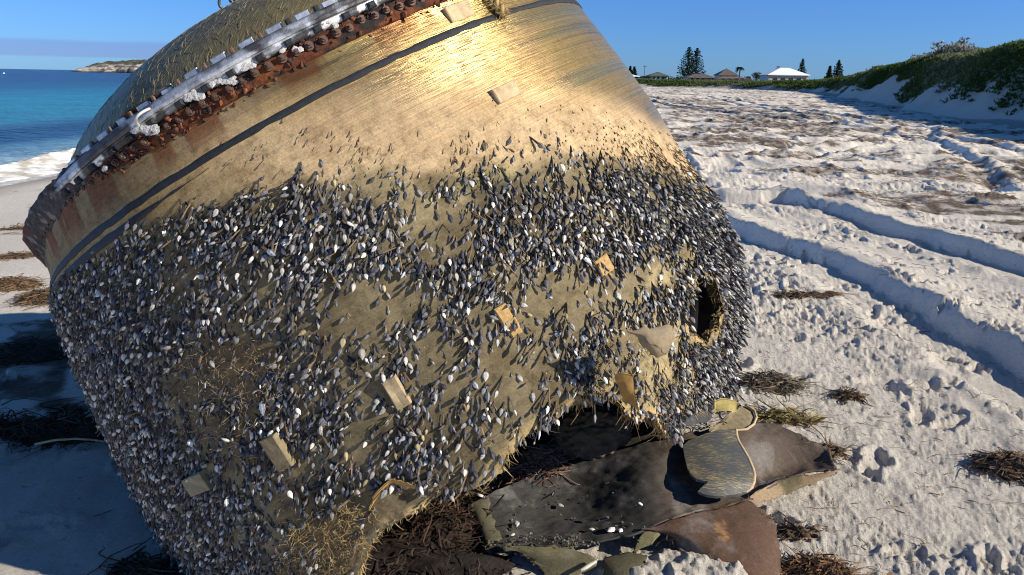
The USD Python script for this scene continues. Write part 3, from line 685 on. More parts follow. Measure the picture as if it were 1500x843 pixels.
round_tree(946, 111, 315, 4.5, 'low dark bush on the left side of the mint house', 33, cat='bush')
round_tree(976, 110, 338, 3.5, 'dark bush hugging the right side of the mint house', 34, cat='bush')
round_tree(990, 113, 312, 4.8, 'wide low bush under the left-hand twin pine', 35, cat='bush')
round_tree(1096, 112, 322, 3.6, 'low dark bush right below the palm', 36, cat='bush')
p = bearing(1082.5, 115, 300); p[2] = 1.0
ph = bearing(1082.5, 99.5, 300)[2] - 1.0
t = thing('palm_tree', p, 'slender ragged palm standing between the dark brown roof and the round tree', 'palm tree')
put('trunk', tube([p, p + [.1, 0, ph * .5], p + [0, 0, ph]], [.3, .22, .2], 8), 'trunk_look', t, p)
r2 = np.random.default_rng(41); an = np.repeat(np.linspace(0, 6.28, 17)[:-1], 1)
for a in an:
    V, f, k = strands(np.repeat(p[None] + [0, 0, ph], 12, 0) + r2.normal(size=(12, 3)) * .05, np.tile((math.cos(a), math.sin(a), r2.uniform(-.3, .9)), (12, 1)) + r2.normal(size=(12, 3)) * .12, r2.uniform(1.1, 1.9), .07, np.tile((0, 0, -.9), (12, 1)))
    put('frond', (V, f), 'scrub_look', t, p, col=np.tile((.04, .055, .02), (len(V), 1)))

# ------------------------------------------------------------------ the casing
CC = np.array([-.807, 3.351, 1.291])                 # centre of the dark band
AX = np.array([-.524, .118, .89]); AX /= np.linalg.norm(AX)   # towards the domed end
B1 = np.cross(AX, [0, 0, 1.0]); B1 /= np.linalg.norm(B1); B2 = np.cross(AX, B1)
BASE = np.array([-.1, 3.2, 0.0])
def rad(t, th=None):
    r = 1.25 + .19 * t - .053 * t * t
    if th is None: return r
    a = np.degrees(th) % 360                          # the right-hand wall is crushed inwards towards the torn end; the left shoulder is drawn in
    r = r - np.interp(t, [0, .5, .7, .9, 1.1, 1.3, 1.5, 1.9], [0, 0, .019, .012, .038, .102, .199, .26]) * sstep(205, 250, a) * sstep(358, 318, a)
    return r - .030 * sstep(172, 143, a) * sstep(.06, -.06, t)
def ring_in(deg_): return -.055 * sstep(198, 146, np.asarray(deg_, float) % 360) * sstep(20, 90, np.asarray(deg_, float) % 360)
def nrm(th): return np.cos(th)[..., None] * B1 + np.sin(th)[..., None] * B2
def surf(th, t, h=0.0):
    """casing surface: th radians round the axis, t metres from the dark band away from the dome, h outwards"""
    th, t = np.asarray(th, float), np.asarray(t, float)
    return CC - AX * t[..., None] + (rad(t, th) + h)[..., None] * nrm(th)
def unroll(P):
    Q = np.asarray(P) - CC; t = -(Q @ AX)
    return np.arctan2(Q @ B2, Q @ B1), t
_sg = np.linspace(.5, 6, 3000)
def on_case(px, py):
    """(th, t) of the casing where the photograph shows it; th kept in 0..360 so that it runs on past 180"""
    d = ray(px, py); Q = CAM + _sg[:, None] * d - CC
    t = -(Q @ AX); f = np.sqrt(np.maximum((Q ** 2).sum(1) - t * t, 0)) - rad(t, np.arctan2(Q @ B2, Q @ B1))
    k = np.where((f[:-1] > 0) & (f[1:] <= 0) & (t[:-1] > -.4) & (t[:-1] < 3))[0]
    if not len(k): return None
    k = k[0]; w = f[k] / (f[k] - f[k + 1]); Q = Q[k] * (1 - w) + Q[k + 1] * w
    return np.degrees(math.atan2(Q @ B2, Q @ B1)) % 360, -(Q @ AX)
ARC = 1.33                                            # metres of surface per radian, about
def flat(pts): return np.array([(math.radians(a) * ARC, t) for a, t in (on_case(*p) for p in pts)])

# waterline and torn edge, (degrees, t)
WL = np.array([(0, .9), (60, .85), (120, .16), (149, .02), (165, .03), (175, .04), (183.4, .076), (191.3, .117), (199.3, .162), (207.2, .235), (214.7, .321), (222.8, .406), (229.8, .447), (241.9, .565), (253.8, .699), (260.8, .80), (300, .95), (360, .9)])
EDGE = np.array([(0, 1.9), (20, 1.7), (60, 1.6), (110, 1.75), (150, 1.75), (160, 1.70), (166, 1.60), (171, 1.40), (176, 1.34)] + [on_case(*p) for p in [(520, 850), (540, 800), (566, 768), (612, 750), (645, 732), (692, 716), (730, 692), (748, 664), (783, 634), (843, 595), (880, 589), (912, 577), (918, 606), (934, 622), (944, 610), (960, 615), (970, 629), (983, 644), (998, 634), (1005, 607), (1039, 596), (1066, 592), (1080, 580)]] + [(256, 1.45), (264, 1.42), (274, 1.38), (286, 1.45), (296, 1.8), (306, 2.2), (330, 2.2), (360, 1.9)])
EDGE_XY = np.stack([np.radians(EDGE[:, 0]) * ARC, EDGE[:, 1]], 1)
body_poly = Polygon(np.vstack([[(0, -2), ], EDGE_XY[:1] - [0, 0], EDGE_XY, [(EDGE_XY[-1, 0], -2)]])).buffer(0)
HOLE = [(1020, 415), (1036, 405), (1049, 413), (1056, 435), (1055, 462), (1046, 484), (1030, 493), (1014, 488), (1006, 472), (1009, 450), (1012, 430)]
hole_poly = Polygon(flat(HOLE))
shell_poly = body_poly.difference(hole_poly)
shapely.prepare(shell_poly)
_bound = shapely.union_all([LineString(EDGE_XY), hole_poly.exterior])
def edge_dist(th, t):
    """signed distance to the torn edge, + on the shell"""
    x = (np.asarray(th) % (2 * np.pi)) * ARC
    pts = shapely.points(x.ravel(), np.asarray(t).ravel())
    g = shapely.distance(pts, _bound); g[~shapely.contains(shell_poly, pts)] *= -1
    p = np.stack([x.ravel(), np.asarray(t).ravel(), 0 * x.ravel()], 1)
    g = g + (.030 * (fb(p * 22, 4, 201) - .5) + .010 * (noise(p * 120, 202) - .5) + .10 * (fb(p * 13, 3, 203) - .5) * (x.ravel() > 5.2) * (x.ravel() < 5.9) * (np.asarray(t).ravel() < 1.3)) * sstep(-.05, .02, g + .05)
    return g.reshape(np.shape(th))
def water_s(th, t):
    a = np.degrees(np.asarray(th)) % 360
    return np.asarray(t) - np.interp(a, WL[:, 0], WL[:, 1])

def zone(name_pts): return Polygon(flat(name_pts))
BARE = [zone(p) for p in ([(520, 420), (600, 418), (628, 440), (600, 465), (500, 465), (475, 445)],
                          [(775, 440), (800, 405), (860, 405), (870, 425), (850, 460), (790, 480)],
                          [(860, 425), (940, 395), (1000, 360), (1010, 370), (975, 400), (900, 430)],
                          [(250, 520), (330, 505), (400, 520), (420, 580), (400, 660), (330, 680), (270, 620), (250, 570)],
                          [(430, 530), (500, 560), (560, 600), (540, 650), (480, 690), (430, 700), (410, 620)],
                          [(310, 690), (420, 690), (450, 740), (420, 800), (340, 790)],
                          [(690, 520), (760, 500), (800, 520), (770, 570), (700, 560)],
                          [(610, 500), (680, 480), (690, 540), (620, 560)],
                          [(760, 600), (830, 570), (850, 590), (770, 640), (740, 660)],
                          [(640, 670), (700, 640), (720, 690), (660, 710)],
                          [(890, 520), (985, 470), (990, 510), (950, 560), (900, 570)],
                          [(430, 760), (520, 735), (600, 710), (610, 735), (540, 790), (520, 850), (420, 850)],
                          [(600, 300), (650, 290), (690, 330), (640, 360), (600, 345)])]
FUZZ = [zone([(250, 520), (330, 505), (400, 520), (420, 580), (400, 660), (330, 680), (270, 620), (250, 570)]),
        zone([(430, 770), (500, 745), (560, 760), (540, 790), (520, 850), (400, 850), (420, 800)])]
def in_zones(zs, th, t, soft=.02):
    x = (np.asarray(th) % (2 * np.pi)) * ARC
    pts = shapely.points(x.ravel(), np.asarray(t).ravel())
    o = np.zeros(x.size)
    for z in zs: o = np.maximum(o, 1 - np.clip(shapely.distance(pts, z) / soft, 0, 1))
    return o.reshape(np.shape(th))

def crowd(th, t):
    """0..1: how thickly the barnacles sit"""
    U = np.stack([th * ARC, t, 0 * t], 1); dg = np.degrees(th)
    clump = fb(U * [5.5, 4.2, 1], 3, 411)
    streaky = fb(np.stack([U[:, 0] * 9 - U[:, 1] * 3, U[:, 1] * 3.2 + U[:, 0] * 1.5, 0 * t], 1), 3, 412)
    rw = sstep(190, 220, dg)
    d = sstep(-.03 - .06 * rw, .05 + .10 * rw, water_s(th, t) + (.09 + .12 * rw) * (fb(U * [7, 5, 1], 3, 413) - .5)) * (.36 + .64 * sstep(.36, .54, .5 * clump + .5 * streaky + .06 * sstep(185, 160, dg) + .10 * sstep(228, 245, dg) * sstep(.75, .9, t)))
    d *= 1 - .85 * in_zones([BARE[0], BARE[1], BARE[2], BARE[11]], th, t, .05) * sstep(.35, .5, fb(U * 12, 3, 415))
    d *= 1 - (.34 + .50 * sstep(.42, .55, fb(U * 9, 3, 414))) * in_zones(BARE, th, t, .07)
    return d * np.interp(dg, [116, 160, 185, 215, 235, 250, 285, 305], [.95, .85, .66, .60, .66, .74, .70, .2]), streaky
tha = np.radians(np.concatenate([np.linspace(0, 112, 50)[:-1], np.linspace(112, 276, 620), np.linspace(276, 360, 38)[1:]]))
ta = np.concatenate([[-.135], np.linspace(-.13, 1.45, 262), np.linspace(1.45, 2.3, 50)[1:]])
TH, TT = np.meshgrid(tha, ta, indexing='ij')
U3 = np.stack([TH.ravel() * ARC, TT.ravel(), 0 * TT.ravel()], 1)
g = edge_dist(TH, TT)
# pull the grid's rim onto the edge itself
gth = np.gradient(g, axis=0) / np.gradient(TH * ARC, axis=0); gtt = np.gradient(g, axis=1) / np.gradient(TT, axis=1)
gn = np.maximum(np.hypot(gth, gtt), .3)
cell = np.maximum(np.gradient(TH, axis=0) * ARC, np.gradient(TT, axis=1))
snap = np.abs(g) < cell * .75
TH2 = TH - np.where(snap, np.clip(g * gth / gn ** 2, -cell, cell), 0) / ARC; TT2 = TT - np.where(snap, np.clip(g * gtt / gn ** 2, -cell, cell), 0)
gs = np.where(snap, 0, g)
ws = water_s(TH, TT).ravel()
dent = .022 * (fb(U3 * 2.2, 2, 211) - .5) * sstep(-.1, .5, ws) + .006 * (fb(U3 * 14, 3, 212) - .5) * sstep(.0, .2, ws)
lip = np.exp(-np.maximum(gs.ravel(), 0) / .045) * (.050 * (noise(U3 * 7, 213) - .42)) * sstep(.3, .6, TT.ravel())
Hh = (dent + lip).reshape(TH.shape)
SV = surf(TH2, TT2, Hh)
nT = len(ta)
i, j = np.meshgrid(np.arange(len(tha) - 1), np.arange(nT - 1), indexing='ij')
q = np.stack([i * nT + j, i * nT + j + 1, (i + 1) * nT + j + 1, (i + 1) * nT + j], -1).reshape(-1, 4)
gf = gs.ravel()
ok = (gf[q] > -1e-6).all(1)
ft = tri(q[ok])
V0 = SV.reshape(-1, 3); N0 = nrm(TH2).reshape(-1, 3)
fn = np.cross(V0[ft[:, 1]] - V0[ft[:, 0]], V0[ft[:, 2]] - V0[ft[:, 0]])
if (fn * N0[ft[:, 0]]).sum() < 0: ft = ft[:, ::-1]
# colours of the wound-fibre skin, with the fouling that stains it
s3 = np.stack([TH.ravel() * ARC * .9, TT.ravel() * 26, 0 * TT.ravel()], 1)
streak = fb(s3, 4, 221); streak2 = fb(s3 * [1.3, 3.2, 1], 3, 222)
deg = np.degrees(TH.ravel()); tt = TT.ravel()
gold = mixc((.36, .245, .085), (.52, .38, .15), sstep(.35, .65, streak))
gold = mixc(gold, (.20, .14, .06), sstep(.60, .72, streak2) * .3)
smear = sstep(.40, .54, fb(U3 * [1.0, 24, 1] + 3, 4, 223)) * sstep(228, 208, deg) * sstep(.06, -.01, tt)
gold = mixc(gold, (.085, .065, .035), smear * .85)
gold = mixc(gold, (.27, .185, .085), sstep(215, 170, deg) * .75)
gold = mixc(gold, (.38, .24, .11), sstep(.56, .68, fb(U3 * [2, 3.2, 1], 3, 224)) * .5)
col = mixc(gold, mixc((.41, .28, .15), (.54, .395, .225), fb(U3 * 9, 3, 225)), sstep(-.36, -.10, ws + .16 * (fb(U3 * 3.4, 3, 226) - .5)) * sstep(175, 205, deg))
oli = mixc((.14, .11, .06), (.245, .195, .11), fb(U3 * [4, 7, 1], 4, 227))
oli = mixc(oli, (.34, .27, .145), sstep(.50, .62, fb(U3 * [1.6, 5, 1] + 9, 4, 228)) * sstep(195, 225, deg) * .9)
oli = mixc(oli, (.30, .27, .12), sstep(.15, .02, ws) * sstep(.45, .6, fb(U3 * 6, 3, 229)) * sstep(205, 222, deg))
oli = mixc(oli, (.09, .066, .034), sstep(.52, .66, fb(U3 * [5, 5, 1] + 2, 3, 230)) * .6)
col = mixc(col, oli, sstep(-.03, .06, ws + .10 * (fb(U3 * 7, 3, 231) - .5)))
crw = crowd(TH.ravel(), TT.ravel())[0]; col = mixc(col, mixc((.030, .025, .018), (.075, .06, .035), fb(U3 * 14, 3, 235)), sstep(.25, .85, crw + .3 * (fb(U3 * 26, 3, 236) - .5)) * .82)
fz = in_zones(FUZZ, TH, TT, .06).ravel(); col = mixc(col, (.13, .085, .04), fz * .7)
col = mixc(col, (.46, .33, .15), sstep(.05, .0, np.maximum(gs.ravel(), 0)) * sstep(.35, .55, fb(U3 * 18, 3, 232)) * sstep(.5, .9, tt))
rustrun = sstep(.50, .62, fb(U3 * [16, 1.1, 1], 3, 233)) * sstep(.0, -.085, tt); col = mixc(col, (.16, .055, .02), rustrun * .8)
gloss = sstep(-.06, -.32, ws) * (.8 + .2 * sstep(.35, .65, streak)) * (.45 + .55 * sstep(185, 215, deg))
# inner wall
th_i, t_i = np.radians(np.linspace(0, 360, 400)), np.linspace(-.12, 2.25, 150)
nin = len(t_i)
TI, TTI = np.meshgrid(th_i, t_i, indexing='ij')
gi = edge_dist(TI, TTI)
case = thing('rocket_casing', BASE, 'huge tilted gold metal cylinder with domed end, crusted with goose barnacles, lying on the sand', 'space debris')
cm = {'a': ('attribute', {'attribute': 'tint'}), 'uv': ('texture_coordinate', {}),
      'm1': ('mapping', {'scale': (1.1, 170.0, 1)}), 'm2': ('mapping', {'scale': (5.0, 620.0, 1)}),
      'n1': ('noise_texture', {'scale': 1.0, 'detail': 5, 'roughness': .7}), 'n2': ('noise_texture', {'scale': 1.0, 'detail': 2}), 'n3': ('noise_texture', {'scale': 170.0, 'detail': 5, 'roughness': .7}),
      'r1': ('rgb_ramp', {'ramp': [(.28, (.55, .52, .47)), (.45, (.92, .91, .88)), (.60, (1.10, 1.10, 1.08)), (.75, (1.3, 1.32, 1.32))]}),
      'r3': ('rgb_ramp', {'ramp': [(.3, (.70, .69, .66)), (.7, (1.25, 1.25, 1.25))]}),
      'x1': ('mix', {'mix_type': 'multiply'}), 'sf': ('map_range', {'to_min': .42, 'to_max': .95}), 'n4': ('noise_texture', {'scale': 28.0, 'detail': 8, 'roughness': .75}), 'r4': ('rgb_ramp', {'ramp': [(.34, (.50, .47, .40)), (.5, (1, 1, 1)), (.66, (1.30, 1.28, 1.22))]}), 'x3': ('mix', {'mix_type': 'multiply'}), 'mf': ('map_range', {'to_min': .9, 'to_max': .15}), 'x2': ('mix', {'mix_type': 'multiply', 'fac': .9}),
      'h': ('math', {'math_type': 'add'}), 'h2': ('math', {'math_type': 'multiply_add', 'value2': .14}), 'b': ('bump', {'strength': .55, 'distance': .003}),
      'ga': ('attribute', {'attribute': 'sheen'}), 'rough': ('map_range', {'to_min': .86, 'to_max': .27}), 'met': ('map_range', {'to_min': 0.0, 'to_max': .8}), 'sp': ('map_range', {'to_min': .18, 'to_max': .6}),
      'sx': ('separate_xyz', {}),
      'p': ('principled_bsdf', {})}
look('casing_skin', cm, [('uv.UV', 'm1.vector'), ('uv.UV', 'm2.vector'), ('m1.vector', 'n1.vector'), ('m2.vector', 'n2.vector'), ('uv.object', 'n3.vector'),
     ('n1.fac', 'r1.fac'), ('n3.fac', 'r3.fac'), ('a.color', 'x1.color1'), ('r1.color', 'x1.color2'), ('ga.fac', 'sf.value'), ('sf.result', 'x1.fac'), ('uv.object', 'n4.vector'), ('n4.fac', 'r4.fac'), ('ga.fac', 'mf.value'), ('mf.result', 'x3.fac'), ('x1.color', 'x3.color1'), ('r4.color', 'x3.color2'), ('x3.color', 'x2.color1'), ('r3.color', 'x2.color2'), ('x2.color', 'p.base_color'),
     ('n1.fac', 'h.value1'), ('n2.fac', 'h.value2'), ('n3.fac', 'h2.value1'), ('h.value', 'h2.value3'), ('h2.value', 'b.height'), ('b.normal', 'p.normal'),
     ('ga.fac', 'rough.value'), ('ga.fac', 'met.value'), ('ga.fac', 'sp.value'), ('rough.result', 'p.roughness'), ('met.result', 'p.metallic'), ('sp.result', 'p.specular_ior_level')])
used = np.unique(ft); remap = np.full(len(V0), -1); remap[used] = np.arange(len(used))
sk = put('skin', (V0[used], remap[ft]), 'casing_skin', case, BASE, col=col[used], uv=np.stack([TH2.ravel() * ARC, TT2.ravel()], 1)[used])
UsdGeom.PrimvarsAPI(sk).CreatePrimvar('sheen', Sdf.ValueTypeNames.FloatArray, 'vertex').Set(Vt.FloatArray.FromNumpy(gloss[used].astype(np.float32)))
# inner wall, 35 mm behind, and the broken rim that joins them
IV = surf(TI, TTI, np.full(TI.shape, -.035) + .02 * (fb(np.stack([TI.ravel() * 6, TTI.ravel() * 6, 0 * TI.ravel()], 1), 3, 241).reshape(TI.shape) - .5)).reshape(-1, 3)
i, j = np.meshgrid(np.arange(len(th_i) - 1), np.arange(nin - 1), indexing='ij')
q = np.stack([i * nin + j, (i + 1) * nin + j, (i + 1) * nin + j + 1, i * nin + j + 1], -1).reshape(-1, 4)
qi = q[(gi.ravel()[q] > -.012).all(1)]
put('inner_wall', (IV, qi), 'liner_dark', case, BASE)
e = np.sort(np.stack([ft[:, [0, 1]], ft[:, [1, 2]], ft[:, [2, 0]]], 1).reshape(-1, 2), axis=1)
ue, cnt = np.unique(e, axis=0, return_counts=True)
be = ue[cnt == 1]; be = be[(tt[be] > .3).all(1) & (tt[be] < 1.75).all(1)]
bid = np.unique(be); bm = np.full(len(V0), -1); bm[bid] = np.arange(len(bid))
RV = np.vstack([V0[bid] + N0[bid] * .0005, V0[bid] - N0[bid] * .040]); nb_ = len(bid)
rq = np.stack([bm[be[:, 0]], bm[be[:, 1]], bm[be[:, 1]] + nb_, bm[be[:, 0]] + nb_], 1)
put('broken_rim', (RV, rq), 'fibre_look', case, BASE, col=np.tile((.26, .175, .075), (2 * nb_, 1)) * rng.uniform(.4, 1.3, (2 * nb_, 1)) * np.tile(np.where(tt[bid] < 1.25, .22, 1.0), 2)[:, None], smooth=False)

# what is left of the inner lining hangs down inside the right-hand wall
lt_, la_ = np.linspace(1.0, 1.0, 1), np.radians(np.linspace(228, 292, 70))
LA, LB = np.meshgrid(la_, np.linspace(0, 1, 26), indexing='ij')
bot_ = np.interp(np.degrees(LA), [228, 234, 244, 256, 270, 282, 292], [1.30, 1.45, 1.60, 1.72, 1.80, 1.85, 1.80]) + .05 * (fb(np.stack([LA.ravel() * 9, 0 * LA.ravel(), 0 * LA.ravel()], 1), 3, 245).reshape(LA.shape) - .5)
LT = .62 + (bot_ - .62) * LB
LV = surf(LA, LT, -.07 - .15 * LB - .05 * (fb(np.stack([LA.ravel() * 5, LB.ravel() * 2, 0 * LA.ravel()], 1), 3, 246).reshape(LA.shape) - .3))
put('hanging_liner', sheet(LV, .010, 70, 26), 'liner_dark', case, BASE)

# dome
u_, v_ = np.linspace(0, np.pi / 2, 90), np.linspace(0, 2 * np.pi, 241)
UU, VV = np.meshgrid(u_, v_, indexing='ij')
DH, DR, D0 = .493, 1.0715, .153
D3 = np.stack([np.sin(UU) * np.cos(VV), np.sin(UU) * np.sin(VV), 0 * UU], -1)
du = .006 * (fb(D3.reshape(-1, 3) * 5, 3, 251).reshape(UU.shape) - .5)
def dome_pt(uu, vv, h=0.0):
    return CC + AX * (D0 + (DH + h) * np.cos(uu))[..., None] + ((DR + h) * np.sin(uu))[..., None] * nrm(vv)
DP = dome_pt(UU, VV, du)
nv_ = len(v_)
i, j = np.meshgrid(np.arange(len(u_) - 1), np.arange(nv_ - 1), indexing='ij')
dcol = mixc((.115, .10, .05), (.24, .19, .085), fb(D3.reshape(-1, 3) * [5, 5, 1], 4, 252))
look('dome_skin', {'a': ('attribute', {'attribute': 'tint'}), 'tc': ('texture_coordinate', {}),
     'm1': ('mapping', {'scale': (18, 240, 1), 'rotation': (0, 0, .75)}), 'm2': ('mapping', {'scale': (16, 210, 1), 'rotation': (0, 0, -.35)}), 'm3': ('mapping', {'scale': (14, 180, 1), 'rotation': (0, 0, 1.6)}),
     'n1': ('noise_texture', {'detail': 3}), 'n2': ('noise_texture', {'detail': 3}), 'n3': ('noise_texture', {'detail': 3}),
     'k1': ('math', {'math_type': 'maximum'}), 'k2': ('math', {'math_type': 'maximum'}),
     'r': ('rgb_ramp', {'ramp': [(.45, (.55, .55, .52)), (.60, (.95, .95, .92)), (.68, (1.5, 1.45, 1.3)), (.78, (2.3, 2.15, 1.75))]}),
     'x': ('mix', {'mix_type': 'multiply', 'fac': 1.0}), 'b': ('bump', {'strength': .6, 'distance': .003}),
     'p': ('principled_bsdf', {'roughness': .55, 'metallic': .15, 'specular_ior_level': .45})},
     [('tc.UV', 'm1.vector'), ('tc.UV', 'm2.vector'), ('tc.UV', 'm3.vector'), ('m1.vector', 'n1.vector'), ('m2.vector', 'n2.vector'), ('m3.vector', 'n3.vector'),
      ('n1.fac', 'k1.value1'), ('n2.fac', 'k1.value2'), ('k1.value', 'k2.value1'), ('n3.fac', 'k2.value2'), ('k2.value', 'r.fac'), ('a.color', 'x.color1'), ('r.color', 'x.color2'),
      ('x.color', 'p.base_color'), ('k2.value', 'b.height'), ('b.normal', 'p.normal')])
dm = put('dome', (DP.reshape(-1, 3), np.stack([i * nv_ + j, (i + 1) * nv_ + j, (i + 1) * nv_ + j + 1, i * nv_ + j + 1], -1).reshape(-1, 4)), 'dome_skin', case, BASE, col=dcol, uv=(UU[..., None] * np.stack([np.cos(VV), np.sin(VV)], -1)).reshape(-1, 2) * .9)
# straw-like fibres lifting off the dome
r3 = np.random.default_rng(61); n_ = 3000
uu = np.radians(r3.uniform(25, 89, n_)); vv = np.radians(r3.uniform(140, 260, n_))
p0 = dome_pt(uu, vv, np.full(n_, .001)); an = r3.choice([.6, -.5, 1.5], n_) + r3.normal(size=n_) * .25
e_v = np.stack([-np.sin(vv), np.cos(vv)], -1); Tv = e_v[:, :1] * B1 + e_v[:, 1:] * B2
nn_ = np.sin(uu)[:, None] * nrm(vv) * .6 + AX * np.cos(uu)[:, None]; nn_ /= np.linalg.norm(nn_, axis=1, keepdims=True)
Tu = np.cross(nn_, Tv)
d_ = np.cos(an)[:, None] * Tv + np.sin(an)[:, None] * Tu + nn_ * r3.uniform(.01, .05, (n_, 1)) 
V, f, k = strands(p0, d_, r3.uniform(.015, .05, n_), r3.uniform(.0003, .0007, n_), -nn_ * .12)
put('loose_fibres', (V, f), 'fibre_look', dm, BASE, col=mixc((.17, .14, .06), (.42, .36, .19), r3.random(n_))[k], smooth=False, kind='stuff')

# flange: rust-red bolt ring, aluminium ring with tabs, black nuts
def ring(prof, mat, name, parent=case, th0=0, th1=360, n=400, wob=0.0, seed=0, colf=None, kind=None, taper=None):
    """a profile of (u towards the dome, radius) swept round the axis"""
    pr = np.array(prof, float); th = np.radians(np.linspace(th0, th1, n))
    Tg, K = np.meshgrid(th, np.arange(len(pr)), indexing='ij')
    P = CC + AX * pr[K, 0][..., None] + (pr[K, 1] + ring_in(np.degrees(Tg)))[..., None] * nrm(Tg)
    if taper is not None:
        P = P + ((taper(np.degrees(Tg)) - 1) * (pr[K, 1] - 1.225))[..., None] * nrm(Tg)
    V = P.reshape(-1, 3)
    if wob:
        V = V + nrm(Tg).reshape(-1, 3) * (wob * (fb(V * 19, 5, seed) - .45))[:, None] + AX * (wob * .5 * (fb(V * 11, 3, seed + 1) - .5))[:, None]
    m = len(pr)
    i, j = np.meshgrid(np.arange(n - 1), np.arange(m - 1), indexing='ij')
    qd = np.stack([i * m + j, (i + 1) * m + j, (i + 1) * m + j + 1, i * m + j + 1], -1).reshape(-1, 4)
    f = tri(qd); fnn = np.cross(V[f[:, 1]] - V[f[:, 0]], V[f[:, 2]] - V[f[:, 0]])
    if (fnn * nrm(Tg).reshape(-1, 3)[f[:, 0]]).sum() < 0: f = f[:, ::-1]
    return put(name, (V, f), mat, parent, BASE, col=None if colf is None else colf(V), smooth=35 if (not wob and colf is None) else True, kind=kind)
def dens(prof, k=6):
    pr = np.array(prof, float); return np.vstack([pr[0]] + [a + (b - a) * (np.arange(1, k + 1)[:, None] / k) for a, b in zip(pr[:-1], pr[1:])])
def rustcol(V):
    c = mixc((.075, .028, .018), (.20, .062, .026), fb(V * 22, 4, 261)); c = mixc(c, (.22, .075, .025), sstep(.56, .7, fb(V * 13, 4, 262)))
    return .72 * mixc(c, (.035, .028, .026), sstep(.48, .60, fb(V * 17, 4, 263)))
ring(dens([(.094, 1.222), (.101, 1.238), (.112, 1.243), (.147, 1.245), (.152, 1.238), (.153, 1.21)], 4), 'crust_look', 'rust_ring', n=1200, wob=.009, seed=271, colf=rustcol)
def ringcol(V):
    u = (V - CC) @ AX
    c = mixc((.17, .175, .18), (.46, .47, .48), sstep(.40, .58, fb(V * [30, 30, 30], 4, 264)))
    c = c * np.where((u > .1735) & (u < .1865), 1.25, np.where(u < .160, .55, .85))[:, None]
    c = mixc(c, (.045, .04, .038), sstep(.47, .58, fb(V * 15 + 4, 4, 265)) * .9)
    return mixc(c, (.78, .77, .74), sstep(.55, .60, fb(V * 21 + 9, 5, 266)) * (u < .1735))
tinted('ring_metal', rough=.5, metal=.55, vary=.35, scale=90, bump=.5, bdist=.003, spec=.5, detail=7)
al_ring = ring(dens([(.153, 1.205), (.153, 1.248), (.161, 1.254), (.174, 1.255), (.1745, 1.263), (.185, 1.264), (.1855, 1.258), (.200, 1.258), (.206, 1.252), (.210, 1.232), (.210, 1.04)], 3), 'ring_metal', 'aluminium_ring', n=1300, wob=.004, seed=267, colf=ringcol)
def frame_at(deg_, u, r):
    a = np.radians(deg_); n = nrm(np.array(a)); tg = -np.sin(a) * B1 + np.cos(a) * B2
    return CC + AX * u + n * (r + float(ring_in(deg_))), tg, AX, n
def placed(m, P, X, Y, Z):
    T = np.eye(4); T[:3, 0], T[:3, 1], T[:3, 2], T[:3, 3] = X, Y, Z, P
    if np.linalg.det(T[:3, :3]) < 0: T[:3, 0] *= -1
    m = m.copy(); m.apply_transform(T); return m
bolt = join([trimesh.creation.cylinder(.0145, .007, sections=16, transform=trimesh.transformations.translation_matrix((0, 0, .005))),
             trimesh.creation.cylinder(.0098, .012, sections=6, transform=trimesh.transformations.translation_matrix((0, 0, .015))),
             trimesh.creation.cylinder(.0045, .012, sections=8, transform=trimesh.transformations.translation_matrix((0, 0, .021)))])
for k, a in enumerate(np.arange(140, 256, 1.95)):
    P, X, Y, Z = frame_at(a + rng.normal() * .06, .131 + rng.normal() * .002, 1.243 + rng.normal() * .0015)
    bb = bolt.copy(); bb.vertices *= rng.uniform(.72, .95)
    put('bolt', placed(bb, P, X, Y, Z), 'bolt_steel', case, BASE, smooth=40)
def cham(w, d, h, c):
    a = manifold3d.Manifold.hull_points([(sx * (w / 2 - (c if q else 0)), sy * (d / 2 - (c if q else 0)), z) for sx in (-1, 1) for sy in (-1, 1) for q, z in ((0, 0), (0, h - c), (1, h))])
    m = a.to_mesh(); return trimesh.Trimesh(m.vert_properties[:, :3], m.tri_verts, process=False)
for k, a in enumerate(np.arange(150, 262, 4.1)):
    P, X, Y, Z = frame_at(a, .209, 1.222)
    tb_ = cham(.044 + rng.normal() * .004, .030, .010, .003)
    put('ring_tab', placed(tb_, P + Y * .005, X, Y, Z), 'aluminium', al_ring, BASE, smooth=False)
    P, X, Y, Z = frame_at(a + 2.05, .202, 1.236)
    put('black_nut', placed(trimesh.creation.cylinder(.0095 if a > 205 else .006, .018, sections=6), P + Y * .014, X, Z, Y), 'rubber_black' if a > 205 else 'bolt_steel', al_ring, BASE, smooth=False)
    P, X, Y, Z = frame_at(a + .6 + rng.normal() * .2, .160, 1.250)
    put('black_nut', placed(cham(.026, .018, .014, .005), P, X, Y, Z), 'rubber_black', al_ring, BASE, smooth=False)
